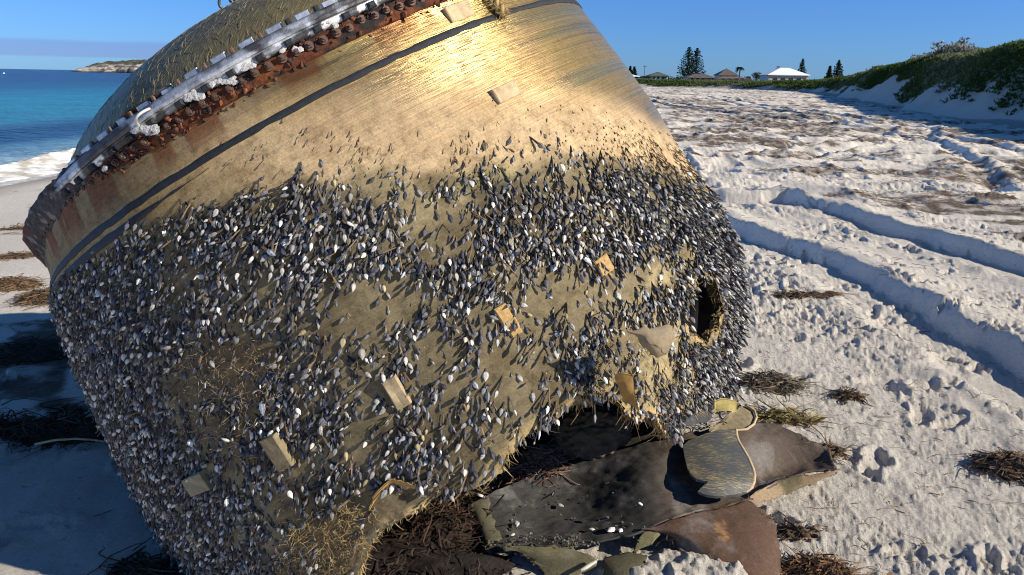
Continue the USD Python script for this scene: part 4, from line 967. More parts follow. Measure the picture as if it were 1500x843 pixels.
# lumpy dark growth that swallows the flange on the left, lumps along the rust, white salt
def crustcol(V):
    c = mixc((.028, .024, .022), (.095, .075, .06), fb(V * 26, 4, 281)); c = mixc(c, (.20, .17, .14), sstep(.58, .72, fb(V * 40, 3, 282)))
    return mixc(c, (.12, .035, .02), sstep(.60, .70, fb(V * 8, 3, 283)))
ring(dens([(.045, 1.225), (.06, 1.240), (.085, 1.250), (.12, 1.260), (.16, 1.270), (.195, 1.274), (.216, 1.262), (.226, 1.18)], 8), 'crust_look', 'dark_crust', th0=118, th1=192, n=560, wob=.024, seed=291, colf=crustcol, taper=lambda a: 1.25 * sstep(190, 156, a) - .25)
lumps, lc = [], []
for k in range(700):
    a = 168 + abs(rng.normal()) * 16 if k < 420 else rng.uniform(172, 250)
    u = rng.uniform(.085, .15) if k % 4 else rng.uniform(.15, .20)
    P, X, Y, Z = frame_at(a, u, 1.244 if u > .1 else 1.232)
    m = trimesh.creation.icosphere(1, rng.uniform(.0015, .006)); m.vertices *= rng.uniform(.4, 1.6, (len(m.vertices), 1)); m.vertices *= rng.uniform(.4, 1.8, 3); m.apply_translation(P); lumps.append(m)
    lc.append(np.tile(mixc((.04, .03, .026), (.22, .075, .035), np.array(rng.random())), (len(m.vertices), 1)))
put('rust_lumps', join(lumps), 'crust_look', case, BASE, col=np.vstack(lc), kind='stuff')
lumps = []
for (px, py, n_, sp) in ((333, 118, 60, 9), (288, 140, 60, 9), (362, 97, 36, 8), (216, 190, 50, 8), (205, 232, 30, 7), (415, 74, 26, 13), (488, 33, 12, 10), (160, 245, 12, 14)):
    h_ = on_case(px, py)
    d = ray(px, py)
    for k in range(max(3, n_ // 5)):
        s_ = np.linspace(1.5, 5, 1500); Q = CAM + s_[:, None] * ray(px + rng.normal() * sp * .9, py - .5 * rng.normal() * sp * .5) - CC
        uq = Q @ AX; rr_ = np.sqrt(np.maximum((Q ** 2).sum(1) - uq ** 2, 0)); kk = np.where((rr_ < 1.256) & (uq > .125) & (uq < .206))[0]
        if not len(kk): continue
        Pq = Q[kk[0]]; nq = Pq - AX * (Pq @ AX); nq /= np.linalg.norm(nq); tq = np.cross(nq, AX)
        m = trimesh.creation.icosphere(2, 1.0); v = np.array(m.vertices)
        v *= (.45 + 1.1 * fb(v * 1.9 + 17 * k + px, 4, 268) + .35 * (fb(v * 6 + k, 3, 269) - .5))[:, None]
        sz2 = rng.uniform(.004, .014)
        v = v[:, :1] * tq * sz2 * rng.uniform(.8, 1.5) + v[:, 1:2] * AX * sz2 * rng.uniform(.5, 1.0) + v[:, 2:] * nq * sz2 * .24
        m.vertices = v + Pq + CC; lumps.append(m)
put('white_corrosion', join(lumps), 'white_salt', case, BASE, kind='stuff', smooth=False)

# dark band and the second, broken one beside it
def strip(prof_t, h, a0, a1, mat, name, n=500, taper=None, seed=0):
    th = np.radians(np.linspace(a0, a1, n))
    lo, hi = prof_t(np.degrees(th))
    p3 = np.stack([th * 30, 0 * th, 0 * th], 1)
    lo = lo + .004 * (noise(p3, seed) - .5); hi = hi + .004 * (noise(p3 + 40, seed) - .5)
    rows = [surf(th, lo, np.full(n, -.004)), surf(th, lo + .0015, np.full(n, h)), surf(th, (lo + hi) / 2, np.full(n, h + .0008)), surf(th, hi - .0015, np.full(n, h)), surf(th, hi, np.full(n, -.004))]
    P = np.stack(rows, 1); m = 5
    i, j = np.meshgrid(np.arange(n - 1), np.arange(m - 1), indexing='ij')
    qd = tri(np.stack([i * m + j, (i + 1) * m + j, (i + 1) * m + j + 1, i * m + j + 1], -1).reshape(-1, 4))
    V = P.reshape(-1, 3); fnn = np.cross(V[qd[:, 1]] - V[qd[:, 0]], V[qd[:, 2]] - V[qd[:, 0]])
    if (fnn * (V - CC)[qd[:, 0]]).sum() < 0: qd = qd[:, ::-1]
    put(name, (V, qd), mat, case, BASE, smooth=50)
strip(lambda a: (-.011 + 0 * a, .011 + .002 * sstep(200, 170, a)), .0035, 100, 300, 'rubber_black', 'black_band', seed=5)
strip(lambda a: (.030 - .006 * sstep(185, 165, a), .030 - .006 * sstep(185, 165, a) + .002 + .026 * sstep(190.5, 172, a)), .0028, 148, 191, 'rubber_black', 'black_band', n=200, seed=6)

# small rectangular pads glued to the skin
def pad(px, py, la, lt, hgt, mat, label=None, turn=0.0):
    a, t = on_case(px, py); a = math.radians(a)
    n = nrm(np.array(a)); n = n - .19 * 0 * AX; tg = -math.sin(a) * B1 + math.cos(a) * B2
    X = math.cos(turn) * tg + math.sin(turn) * AX; Y = np.cross(n, X)
    m = trimesh.Trimesh(*trimesh.remesh.subdivide(*[np.array(x) for x in (lambda q: (q.vertices, q.faces))(cham(la, lt, hgt, .003))]), process=False)
    m.vertices[:, 2] *= .72; m.vertices += (noise(np.asarray(m.vertices) * 60 + px, 7)[:, None] - .5) * .006
    put('pad', placed(m, surf(np.array(a), np.array(t)) - n * .004, X, Y, n), mat, case, BASE, smooth=False, label=label)
pad(672, 18, .098, .052, .020, 'pad_tan', 'clean tan pad above the black band')
pad(740, 136, .092, .050, .022, 'pad_tan', 'clean tan pad below the black band')
pad(581, 575, .044, .092, .022, 'pad_mid', 'tan pad standing between barnacles in the middle')
pad(410, 660, .052, .105, .040, 'pad_olive', 'upright olive pad with a deep shadow beside it')
pad(293, 706, .105, .060, .035, 'pad_olive', 'broken olive pad with white barnacles on its top')
pad(263, 742, .045, .060, .020, 'pad_olive')
pad(289, 797, .040, .085, .022, 'pad_olive')
pad(883, 390, .055, .055, .022, 'cork', 'orange cork pad among barnacles on the right')
pad(741, 465, .040, .075, .015, 'cork')
pad(752, 480, .036, .050, .012, 'cork')
# bent wires
def wire(pts, r, mat, label=None):
    p = np.array(pts); s = np.linspace(0, 1, len(p)); q = np.linspace(0, 1, 24)
    from scipy.interpolate import CubicSpline
    put('wire_loop', tube(CubicSpline(s, p)(q), r, 8), mat, case, BASE, label=label)
_w = lambda px, py, dist: CAM + ray(px, py) * dist
d1 = np.linalg.norm(dome_pt(np.array(.5), np.array(math.radians(200))) - CAM)
D = 3.42
wire([_w(326, 12, D), _w(321, 2, D), _w(327, -10, D), _w(338, -8, D), _w(346, 8, D + .03)], .006, 'wire_look', 'dark wire hoop on the crown of the dome')
wire([_w(341, 3, D - .02), _w(336, -3, D), _w(341, -14, D), _w(352, -10, D)], .005, 'wire_look')
for off, D in ((0, 2.80), ):
    P_, X_, Y_, Z_ = frame_at(189, .205, 1.22)
    q = photo_xy(P_); dz = np.linalg.norm(P_ - CAM)
    wire([_w(232, 157, dz + .02), _w(218, 160, dz - .03), _w(204, 168, dz - .05), _w(199, 177, dz - .04), _w(203, 184, dz)], .004, 'wire_pale', 'pale wire sticking out of the aluminium ring')

# ------------------------------------------------------------------ goose barnacles
GRAV = np.array([0, 0, -1.0])
def barnacle_proto():
    ring_n, rows = 6, [(0.0, .13), (.2, .42), (.5, .50), (.80, .26), (1.0, .02)]
    a = np.arange(ring_n) / ring_n * 2 * np.pi
    V = [[(s, w * .60 * math.cos(x), w * .30 * math.sin(x)) for x in a] for s, w in rows]
    V = np.array(V).reshape(-1, 3); m = len(rows)
    F = [[i * ring_n + k, i * ring_n + (k + 1) % ring_n, (i + 1) * ring_n + (k + 1) % ring_n, (i + 1) * ring_n + k] for i in range(m - 1) for k in range(ring_n)]
    F = tri(F); e = (m - 1) * ring_n
    F = np.vstack([F, [[e, e + k, e + k + 1] for k in range(1, ring_n - 1)]])
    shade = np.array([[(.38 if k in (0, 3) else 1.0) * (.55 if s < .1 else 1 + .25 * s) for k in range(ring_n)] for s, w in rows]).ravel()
    return V, F, shade
BV, BF, BS = barnacle_proto()
SN, SS = 3, 5
r4 = np.random.default_rng(404)
CAND = 340000
bth, bt = np.radians(r4.uniform(116, 305, CAND)), r4.uniform(-.16, 1.62, CAND)
U3b = np.stack([bth * ARC, bt, 0 * bt], 1)
ws_b, eg = water_s(bth, bt), edge_dist(bth, bt)
dg = np.degrees(bth)
dns, streaky = crowd(bth, bt)
fringe = sstep(-.24, -.03, ws_b) * sstep(.12, .0, ws_b) * sstep(.35, .6, streaky) * sstep(190, 215, dg) * (.42 + .5 * sstep(225, 245, dg))
young = r4.random(CAND) < fringe / np.maximum(fringe + dns, 1e-6)
pick = (r4.random(CAND) < np.maximum(dns * .30, fringe * .26)) & (eg > .012) & (ws_b > -.22)
bth, bt, young, dg, eg = bth[pick], bt[pick], young[pick], dg[pick], eg[pick]
NB = len(bth)
n = nrm(bth); root = surf(bth, bt, np.full(NB, -.002) + .022 * (fb(np.stack([bth * ARC, bt, 0 * bt], 1) * 2.2, 2, 211) - .5))
gd_ = GRAV - n * (n @ GRAV)[:, None]; gd_ /= np.linalg.norm(gd_, axis=1, keepdims=True)
sd = np.cross(n, gd_); an = np.where(young, r4.normal(size=NB) * .16, r4.normal(size=NB) * .50) - .12
hang = np.cos(an)[:, None] * gd_ + np.sin(an)[:, None] * sd
lift = np.radians(r4.uniform(4, 30, NB)); lift = np.where(r4.random(NB) < .10, np.radians(r4.uniform(30, 65, NB)), lift)
dir_ = np.cos(lift)[:, None] * hang + np.sin(lift)[:, None] * n
SL = np.clip(r4.normal(.0180, .0048, NB), .009, .038); SL = np.where(young, r4.uniform(.004, .009, NB), SL)
SL *= np.where((r4.random(NB) < .02) & ~young, 1.45, 1) * np.where(young, 1, np.interp(water_s(bth, bt), [-.1, .05, .2], [.5, .75, 1.0]))
KL = np.where(r4.random(NB) < .10, r4.uniform(.025, .055, NB), r4.uniform(.004, .016, NB)); KL = np.where(young, r4.uniform(.004, .015, NB), KL)
kn = dir_ * .85 + n * .22; kn /= np.linalg.norm(kn, axis=1, keepdims=True)
tip_ = root + kn * (KL * .55)[:, None] + dir_ * (KL * .45)[:, None] + GRAV * (KL * .12)[:, None]
roll_ = r4.normal(size=NB) * .75
yy = np.cross(n, dir_); yy /= np.linalg.norm(yy, axis=1, keepdims=True); zz = np.cross(dir_, yy)
yr = np.cos(roll_)[:, None] * yy + np.sin(roll_)[:, None] * zz; zr = np.cross(dir_, yr)
fat = r4.uniform(.85, 1.2, NB)
SHV = tip_[:, None] + SL[:, None, None] * (BV[None, :, :1] * dir_[:, None] + BV[None, :, 1:2] * (yr * fat[:, None])[:, None] + BV[None, :, 2:] * zr[:, None])
tone = np.clip(r4.normal(.80, .30, NB), .2, 1.7)
scol = mixc((.20, .195, .19), (.42, .385, .33), r4.random(NB)) * tone[:, None]
white = r4.random(NB) < .10; scol[white] = np.array([.60, .60, .57]) * r4.uniform(.8, 1.1, (white.sum(), 1))
dark_ = r4.random(NB) < .42; scol[dark_] = np.array([.06, .06, .07]) * r4.uniform(.6, 1.5, (dark_.sum(), 1))
tanb = (r4.random(NB) < .08 + .35 * sstep(.12, 0, water_s(bth, bt)))
scol[tanb] = np.array([.34, .28, .15]) * r4.uniform(.3, 1.1, (tanb.sum(), 1)); scol[young] = np.array([.20, .15, .075]) * r4.uniform(.4, 1.6, (young.sum(), 1))
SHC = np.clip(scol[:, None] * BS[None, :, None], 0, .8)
KV, KF, KK = strands(root, kn, 1.0, 1.0, kn * 0, nseg=3, sides=SN)     # topology only; rebuilt below with thickness
s_ = np.linspace(0, 1, 3)
mid = root + kn * (KL * .6)[:, None]
path = ((1 - s_) ** 2)[None, :, None] * root[:, None] + (2 * s_ * (1 - s_))[None, :, None] * mid[:, None] + (s_ ** 2)[None, :, None] * (tip_ + dir_ * (SL * .06)[:, None])[:, None]
kr = np.where(young, SL * .16, SL * .115 + .0006)
aa = np.arange(SN) / SN * 2 * np.pi
KVv = path[:, :, None] + (kr[:, None] * np.array([1.0, .85, 1.1]))[..., None, None] * (np.cos(aa)[:, None] * yy[:, None, None] + np.sin(aa)[:, None] * zz[:, None, None])
KC = np.where(r4.random(NB)[:, None] < .3, np.array([.13, .085, .045]), np.array([.034, .026, .022])) * r4.uniform(.7, 1.5, (NB, 1))
nsv, nkv = len(BV), 3 * SN
kq = tri([[i * SN + k, i * SN + (k + 1) % SN, (i + 1) * SN + (k + 1) % SN, (i + 1) * SN + k] for i in range(2) for k in range(SN)])
UF = np.vstack([BF, kq + nsv])
ALLV = np.concatenate([SHV, KVv.reshape(NB, -1, 3)], 1)
ALLC = np.concatenate([SHC, np.repeat(KC[:, None], nkv, 1)], 1)
fn = np.cross(ALLV[0][UF[0, 1]] - ALLV[0][UF[0, 0]], ALLV[0][UF[0, 2]] - ALLV[0][UF[0, 0]])
# the 300 that show largest are parts of their own
pxy = photo_xy(tip_); dist_ = np.linalg.norm(tip_ - CAM, axis=1)
facing = -((tip_ - CAM) / dist_[:, None] * n).sum(1)
score = SL / dist_ * np.clip(facing, 0, 1) * ((pxy[:, 0] > 20) & (pxy[:, 0] < 1480) & (pxy[:, 1] > 20) & (pxy[:, 1] < 830))
order = np.argsort(-score); own = order[:300]; rest = order[300:]
for k in own:
    put('barnacle', (ALLV[k], UF), 'shell_look', case, BASE, col=ALLC[k], smooth=False)
FRM = np.stack([hang, np.cross(n, hang), n], 2)                     # columns: down the skin, across it, out of it
def local(k): return np.einsum('vi,ij->vj', ALLV[k] - root[k], FRM[k])
grp = np.where(young, 0, np.where(tanb, 1, np.where(dark_, 2, np.where(white, 3, 4))))
protos, first, size_of = [], {}, []
for g_, cnt_ in ((0, 12), (1, 16), (2, 26), (3, 10), (4, 48)):
    pool = rest[grp[rest] == g_]; ch = pool[r4.integers(0, len(pool), cnt_)]
    first[g_] = (len(protos), cnt_)
    for k in ch: protos.append((local(k), UF, ALLC[k]))
idx_ = np.array([first[g_][0] + r4.integers(0, first[g_][1]) for g_ in grp[rest]])
scatter('barnacle_cover', protos, 'shell_look', root[rest], FRM[rest], r4.uniform(.80, 1.22, len(rest)), idx_, case, BASE, proto_name='barnacle_shape')

# frayed fibre along the tear, fuzz on the scraped patches, torn flakes
r5 = np.random.default_rng(55)
mids = (V0[be[:, 0]] + V0[be[:, 1]]) / 2; mn = (N0[be[:, 0]] + N0[be[:, 1]]) / 2
mx = photo_xy(mids)
m_ = (mx[:, 0] > 350) & (mx[:, 0] < 1130) & (((mids - CAM) * mn).sum(1) < 0.2)
mids, mn = mids[m_], mn[m_]
k = r5.integers(0, len(mids), 2600)
gdm = GRAV - mn[k] * (mn[k] @ GRAV)[:, None]
d_ = gdm + r5.normal(size=(2600, 3)) * .45; d_ /= np.linalg.norm(d_, axis=1, keepdims=True)
V, f, kk = strands(mids[k] - mn[k] * r5.uniform(0, .035, (2600, 1)) - gdm * .01, d_, np.abs(r5.normal(0, .015, 2600)) + .006, r5.uniform(.0006, .0019, 2600), r5.normal(size=(2600, 3)) * .35)
put('frayed_edge', (V, f), 'fibre_look', case, BASE, col=mixc((.30, .19, .07), (.62, .47, .22), r5.random(3600))[kk], smooth=False, kind='stuff')
cth, ct = np.radians(r5.uniform(150, 262, 40000)), r5.uniform(.2, 1.5, 40000)
FRZ = zone([(850, 520), (900, 490), (985, 475), (1000, 560), (1000, 640), (960, 620), (920, 590), (860, 585)])
w_ = .6 * in_zones(FUZZ, cth, ct, .03) + .9 * in_zones(FUZZ[1:], cth, ct, .03) + .5 * in_zones([FRZ], cth, ct, .03) * (shapely.distance(shapely.points((cth % (2 * np.pi)) * ARC, ct), hole_poly) > .05) + .08 * sstep(1.0, 1.15, ct) * sstep(180, 190, np.degrees(cth)) + .012
m_ = (r5.random(40000) < w_) & (edge_dist(cth, ct) > 0) & (water_s(cth, ct) > .05)
cth, ct = cth[m_], ct[m_]; nn2 = nrm(cth); M = len(cth)
gg = GRAV - nn2 * (nn2 @ GRAV)[:, None]; d_ = gg * .7 + r5.normal(size=(M, 3)) * .7; d_ -= nn2 * ((d_ * nn2).sum(1) - .12)[:, None]; d_ /= np.linalg.norm(d_, axis=1, keepdims=True)
V, f, kk = strands(surf(cth, ct, np.zeros(M)), d_, r5.uniform(.008, .03, M), r5.uniform(.0004, .0011, M), r5.normal(size=(M, 3)) * .4 + nn2 * .1, curl=.12)
inz = in_zones([FRZ, FUZZ[1]], cth, ct, .03)[:, None]
put('fibre_fuzz', (V, f), 'fibre_look', case, BASE, col=((mixc((.26, .19, .11), (.50, .42, .30), r5.random(M))) * (1 - inz) + inz * mixc((.36, .24, .09), (.66, .51, .25), r5.random(M)))[kk], smooth=False, kind='stuff')
def flake(ctrl, colr, thick=.004, nu=14, nv=14, seed=0, wob=.012):
    c = np.array(ctrl, float); P = np.zeros(c.shape)
    for a in range(c.shape[0]):
        for b in range(c.shape[1]):
            P[a, b] = CAM + ray(*c[a, b, :2]) * (c[a, b, 2] / ray(*c[a, b, :2])[1])
    u, v = np.linspace(0, 1, c.shape[0]), np.linspace(0, 1, c.shape[1]); uu, vv = np.linspace(0, 1, nu), np.linspace(0, 1, nv)
    V = np.stack([RectBivariateSpline(u, v, P[..., k], kx=min(3, len(u) - 1), ky=min(3, len(v) - 1))(uu, vv) for k in range(3)], -1).reshape(-1, 3)
    V += (fb(V * 30, 3, seed)[:, None] - .5) * wob
    m = sheet(V.reshape(nu, nv, 3), thick, nu, nv)
    put('torn_flake', m, 'fibre_look', case, BASE, col=np.array(colr) * (.7 + .6 * fb(np.asarray(m.vertices) * 40, 3, seed + 1))[:, None])
flake([[(546, 728, 1.835), (574, 706, 1.835), (604, 716, 1.84)], [(540, 750, 1.85), (575, 742, 1.92), (607, 738, 1.88)], [(534, 770, 1.85), (566, 768, 1.87), (600, 758, 1.865)]], (.46, .29, .10), seed=1, wob=.028)
flake([[(916, 482, 1.93), (950, 480, 1.94), (987, 476, 1.97)], [(938, 500, 1.93), (962, 500, 1.92), (986, 498, 1.96)], [(955, 518, 1.94), (968, 523, 1.93), (980, 514, 1.96)]], (.31, .24, .145), seed=3, wob=.03)
flake([[(902, 548, 1.95), (914, 545, 1.94), (926, 552, 1.95)], [(908, 568, 1.96), (918, 566, 1.95), (930, 580, 1.96)], [(915, 590, 1.98), (924, 592, 1.97), (936, 606, 1.98)]], (.34, .20, .06), seed=4)
flake([[(1046, 588, 2.10), (1062, 584, 2.11), (1080, 590, 2.13)], [(1047, 603, 2.12), (1063, 601, 2.12), (1078, 603, 2.15)]], (.55, .44, .16), seed=5, wob=.006)

# ------------------------------------------------------------------ what lies in and under the torn end
def heap(name, cx, cy, rx, ry, h, label, cat, colr, mat, seed, nstr=0, slen=.1, scol=((.06, .04, .03), (.24, .14, .09)), lump=.5, ang=0.0, srad=.0022, group=None, res=60, up=.25):
    g0 = float(ground_z(np.array([cx]), np.array([cy]))[0])
    o = np.array([cx, cy, g0])
    t = thing(name, o, label, cat, group)
    u = np.linspace(0, 1, res // 2); v = np.linspace(0, 2 * np.pi, res)
    uu, vv = np.meshgrid(u, v, indexing='ij')
    ro = 1 + .45 * (fb(np.stack([np.cos(vv).ravel() * 1.6 + seed, np.sin(vv).ravel() * 1.6, 0 * vv.ravel()], 1), 3, seed).reshape(vv.shape) - .5) * 2
    lx, ly = rx * uu * ro * np.cos(vv), ry * uu * ro * np.sin(vv)
    x = cx + lx * math.cos(ang) - ly * math.sin(ang); y = cy + lx * math.sin(ang) + ly * math.cos(ang)
    P = np.stack([x.ravel(), y.ravel(), 0 * x.ravel()], 1)
    k_ = 3.0 / max(rx, ry)
    z = ground_z(x.ravel(), y.ravel()).reshape(uu.shape) + h * (1 - uu ** 2) * (1 - lump + 2 * lump * fb(P * k_, 4, seed + 1).reshape(uu.shape)) - .012 * uu ** 6 + .0
    V = np.stack([x, y, z], -1).reshape(-1, 3); m = len(v)
    i, j = np.meshgrid(np.arange(len(u) - 1), np.arange(m - 1), indexing='ij')
    q = np.stack([i * m + j, (i + 1) * m + j, (i + 1) * m + j + 1, i * m + j + 1], -1).reshape(-1, 4)
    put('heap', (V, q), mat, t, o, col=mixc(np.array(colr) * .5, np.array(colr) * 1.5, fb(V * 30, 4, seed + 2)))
    if nstr:
        r_ = np.random.default_rng(seed + 900)
        a, b = r_.random(nstr) ** .6 * 1.12, r_.uniform(0, 2 * np.pi, nstr)
        lx, ly = rx * a * np.cos(b), ry * a * np.sin(b)
        x = cx + lx * math.cos(ang) - ly * math.sin(ang); y = cy + lx * math.sin(ang) + ly * math.cos(ang)
        z = ground_z(x, y) + h * np.maximum(1 - a ** 2, 0) * r_.uniform(.5, 1.25, nstr) + .004
        d = np.stack([r_.normal(size=nstr), r_.normal(size=nstr), r_.normal(size=nstr) * up], 1); d /= np.linalg.norm(d, axis=1, keepdims=True)
        bend = np.stack([r_.normal(size=nstr) * .6, r_.normal(size=nstr) * .6, -np.abs(r_.normal(size=nstr)) * .25], 1)
        V, f, kk = strands(np.stack([x, y, z], 1), d, slen * r_.uniform(.3, 1.2, nstr), srad * r_.uniform(.3, 1.9, nstr), bend, nseg=7, curl=.26, seed=seed)
        V[:, 2] = np.maximum(V[:, 2], g0 - .02)
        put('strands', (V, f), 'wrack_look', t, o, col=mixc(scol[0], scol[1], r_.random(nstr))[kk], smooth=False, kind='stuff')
    return t
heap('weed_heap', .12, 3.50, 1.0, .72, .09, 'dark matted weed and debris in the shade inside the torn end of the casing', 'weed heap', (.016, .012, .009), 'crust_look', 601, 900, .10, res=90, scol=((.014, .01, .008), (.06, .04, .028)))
p = spot(640, 775, .02); q = spot(735, 705, .10)
heap('weed_heap', p[0], p[1], .32, .17, .05, 'tangle of reddish brown roots under the torn edge, left of the dark sheet', 'weed heap', (.022, .015, .011), 'crust_look', 602, 1500, .09, scol=((.018, .012, .008), (.085, .048, .03)), ang=.9)
p = spot(790, 672, .10)
heap('weed_heap', p[0], p[1], .15, .08, .13, 'lit reddish roots and shells piled in the mouth of the hole', 'weed heap', (.06, .035, .024), 'crust_look', 603, 1000, .07, scol=((.10, .05, .035), (.42, .27, .19)), ang=.35)
p = spot(595, 835, .02)
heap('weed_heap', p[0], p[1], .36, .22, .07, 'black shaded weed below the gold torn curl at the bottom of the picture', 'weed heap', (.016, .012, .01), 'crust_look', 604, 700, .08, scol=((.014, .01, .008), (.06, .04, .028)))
# pale foam and fibre left inside the casing
ic = bearing(866, 634, 2.95)
t = thing('foam_lump', ic - [0, 0, .2], 'ragged lump of tan insulation foam deep in the dark hole', 'insulation foam')
m = trimesh.creation.icosphere(5, 1.0); v = np.array(m.vertices)
m.vertices = v * (.75 + .55 * fb(v * 2.6, 4, 611) + .18 * (fb(v * 8, 3, 612) - .5))[:, None] * [.17, .12, .12] + ic
put('foam', m, 'foam_tan', t, ic - [0, 0, .2])
# ------------------------------------------------------------------ torn sheets beside it
look('liner_skin', {'a': ('attribute', {'attribute': 'tint'}), 'tc': ('texture_coordinate', {}), 'n': ('noise_texture', {'scale': 120, 'detail': 6, 'roughness': .7}), 'n2': ('noise_texture', {'scale': 7, 'detail': 7, 'roughness': .72}),
     'r': ('rgb_ramp', {'ramp': [(.3, (.7, .7, .7)), (.7, (1.35, 1.32, 1.28))]}), 'x': ('mix', {'mix_type': 'multiply', 'fac': 1.0}),
     'd': ('rgb_ramp', {'ramp': [(.54, (0, 0, 0)), (.70, (1, 1, 1))]}), 'dm': ('math', {'math_type': 'multiply', 'value2': .45}), 'dust': ('mix', {'color2': (.26, .245, .22)}),
     'b': ('bump', {'strength': .35, 'distance': .003}), 'p': ('principled_bsdf', {'roughness': .78, 'specular_ior_level': .22})},
     [('tc.object', 'n.vector'), ('tc.object', 'n2.vector'), ('n.fac', 'r.fac'), ('a.color', 'x.color1'), ('r.color', 'x.color2'), ('n2.fac', 'd.fac'), ('d.color', 'dm.value1'), ('dm.value', 'dust.fac'),
      ('x.color', 'dust.color1'), ('dust.color', 'p.base_color'), ('n.fac', 'b.height'), ('b.normal', 'p.normal')])
look('plate_skin', {'tc': ('texture_coordinate', {}), 'm1': ('mapping', {'scale': (36, 480, 60), 'rotation': (0, 0, 2.7)}), 'm2': ('mapping', {'scale': (40, 420, 60), 'rotation': (0, 0, 3.0)}),
     'n1': ('noise_texture', {'scale': 1.0, 'detail': 4}), 'n2': ('noise_texture', {'scale': 1.0, 'detail': 3}), 'n3': ('noise_texture', {'scale': 9, 'detail': 3}), 'mx': ('math', {'math_type': 'maximum'}), 'mm': ('math', {'math_type': 'multiply_add', 'value2': .45}), 
     'r': ('rgb_ramp', {'ramp': [(.70, (.062, .064, .062)), (.81, (.085, .08, .062)), (.94, (.36, .275, .12))]}), 'b': ('bump', {'strength': .4, 'distance': .002}), 'p': ('principled_bsdf', {'roughness': .6})},
     [('tc.object', 'm1.vector'), ('tc.object', 'm2.vector'), ('tc.object', 'n3.vector'), ('m1.vector', 'n1.vector'), ('m2.vector', 'n2.vector'), ('n1.fac', 'mx.value1'), ('n2.fac', 'mx.value2'), ('n3.fac', 'mm.value1'), ('mx.value', 'mm.value3'),
      ('mm.value', 'r.fac'), ('r.color', 'p.base_color'), ('mx.value', 'b.height'), ('b.normal', 'p.normal')])
so_ = spot(960, 720, .0)
lin = thing('torn_sheet', so_, 'large dark torn sheet of rubber lining, crumpled on the sand in front of the hole', 'torn sheet')
m = patch([[(690, 735, .06), (760, 705, .08), (850, 672, .11), (930, 652, .22), (1000, 636, .27), (1070, 624, .27), (1133, 622, .25), (1181, 644, .21), (1213, 650, .17)],
           [(700, 757, .03), (770, 735, .03), (850, 713, .05), (935, 690, .22), (1000, 672, .25), (1065, 660, .23), (1120, 655, .19), (1168, 668, .12), (1219, 668, .16)],
           [(706, 778, .02), (775, 770, .015), (850, 752, .025), (935, 735, .15), (1000, 715, .18), (1060, 706, .14), (1103, 698, .09), (1152, 690, .06), (1224, 680, .15)],
           [(718, 799, .055), (780, 799, .06), (855, 799, .06), (940, 775, .14), (1005, 753, .165), (1058, 742, .16), (1098, 731, .13), (1150, 702, .13), (1228, 688, .18)]], 90, 180, .007, .012, 5)
mv = np.array(m.vertices); mp = photo_xy(mv)
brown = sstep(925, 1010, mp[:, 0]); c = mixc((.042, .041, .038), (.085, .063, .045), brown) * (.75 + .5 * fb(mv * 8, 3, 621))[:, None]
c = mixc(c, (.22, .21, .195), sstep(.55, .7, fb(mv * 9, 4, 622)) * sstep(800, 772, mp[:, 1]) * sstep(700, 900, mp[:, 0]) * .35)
put('main_sheet', m, 'liner_skin', lin, so_, col=c)
m = patch([[(938, 777, .142), (985, 761, .165), (1030, 749, .172), (1068, 740, .166), (1099, 733, .14)],
           [(966, 779, .115), (1003, 782, .14), (1045, 782, .15), (1088, 776, .145), (1126, 758, .12)],
           [(984, 789, .085), (1022, 804, .095), (1060, 812, .10), (1102, 808, .10), (1141, 786, .075)],
           [(1004, 808, .055), (1046, 826, .055), (1082, 836, .05), (1118, 838, .045), (1142, 818, .03)],
           [(1046, 828, .02), (1078, 850, .0), (1105, 862, -.01), (1130, 866, -.01), (1153, 848, -.01)]], 60, 66, .007, .007, 15)
mv = np.array(m.vertices); mp = photo_xy(mv)
c = mixc((.072, .042, .026), (.108, .060, .036), fb(mv * 6, 3, 631)); c = mixc(c, (.075, .05, .038), sstep(1000, 960, mp[:, 0]) * .8)
worn = np.exp(-(((mp[:, 0] - 1058) - .35 * (mp[:, 1] - 780)) / 13) ** 2 - ((mp[:, 1] - 780) / 20) ** 2); c = mixc(c, (.30, .165, .065), .8 * sstep(.30, .75, worn * (.1 + 1.9 * fb(mv * [70, 70, 25], 4, 632) ** 1.5)))
put('hanging_flap', m, 'liner_skin', lin, so_, col=c, label='rust-brown flap with a worn orange patch, folded down at the front')
m = patch([[(718, 797, .052), (775, 800, .062), (836, 802, .062)], [(752, 806, .045), (806, 812, .055), (856, 811, .058)], [(781, 822, .025), (822, 826, .035), (874, 824, .05)], [(797, 845, .0), (824, 850, .0), (850, 842, .005)]], 26, 26, .009, .006, 25)
mv = np.array(m.vertices)
put('front_tail', m, 'liner_skin', lin, so_, col=mixc((.075, .068, .036), (.17, .15, .085), fb(mv * 20, 4, 641)), label='olive pointed tail folded towards the viewer')
m = patch([[(690, 738, .058), (700, 732, .07), (715, 730, .08)], [(697, 765, .03), (707, 760, .045), (722, 757, .035)], [(716, 799, .05), (726, 795, .045), (738, 793, .03)]], 24, 12, .008, .004, 35)
put('left_edge_curl', m, 'liner_skin', lin, so_, col=np.tile((.085, .08, .05), (len(m.vertices), 1)))
m = patch([[(1099, 731, .133), (1122, 713, .135), (1150, 701, .132), (1190, 696, .155), (1229, 688, .181)], [(1094, 735, .115), (1118, 725, .11), (1150, 715, .10), (1192, 704, .135), (1230, 690, .175)], [(1099, 741, .09), (1126, 733, .075), (1154, 722, .07), (1192, 708, .115), (1226, 693, .16)]], 20, 60, .006, .006, 45)
mv = np.array(m.vertices); mp = photo_xy(mv)
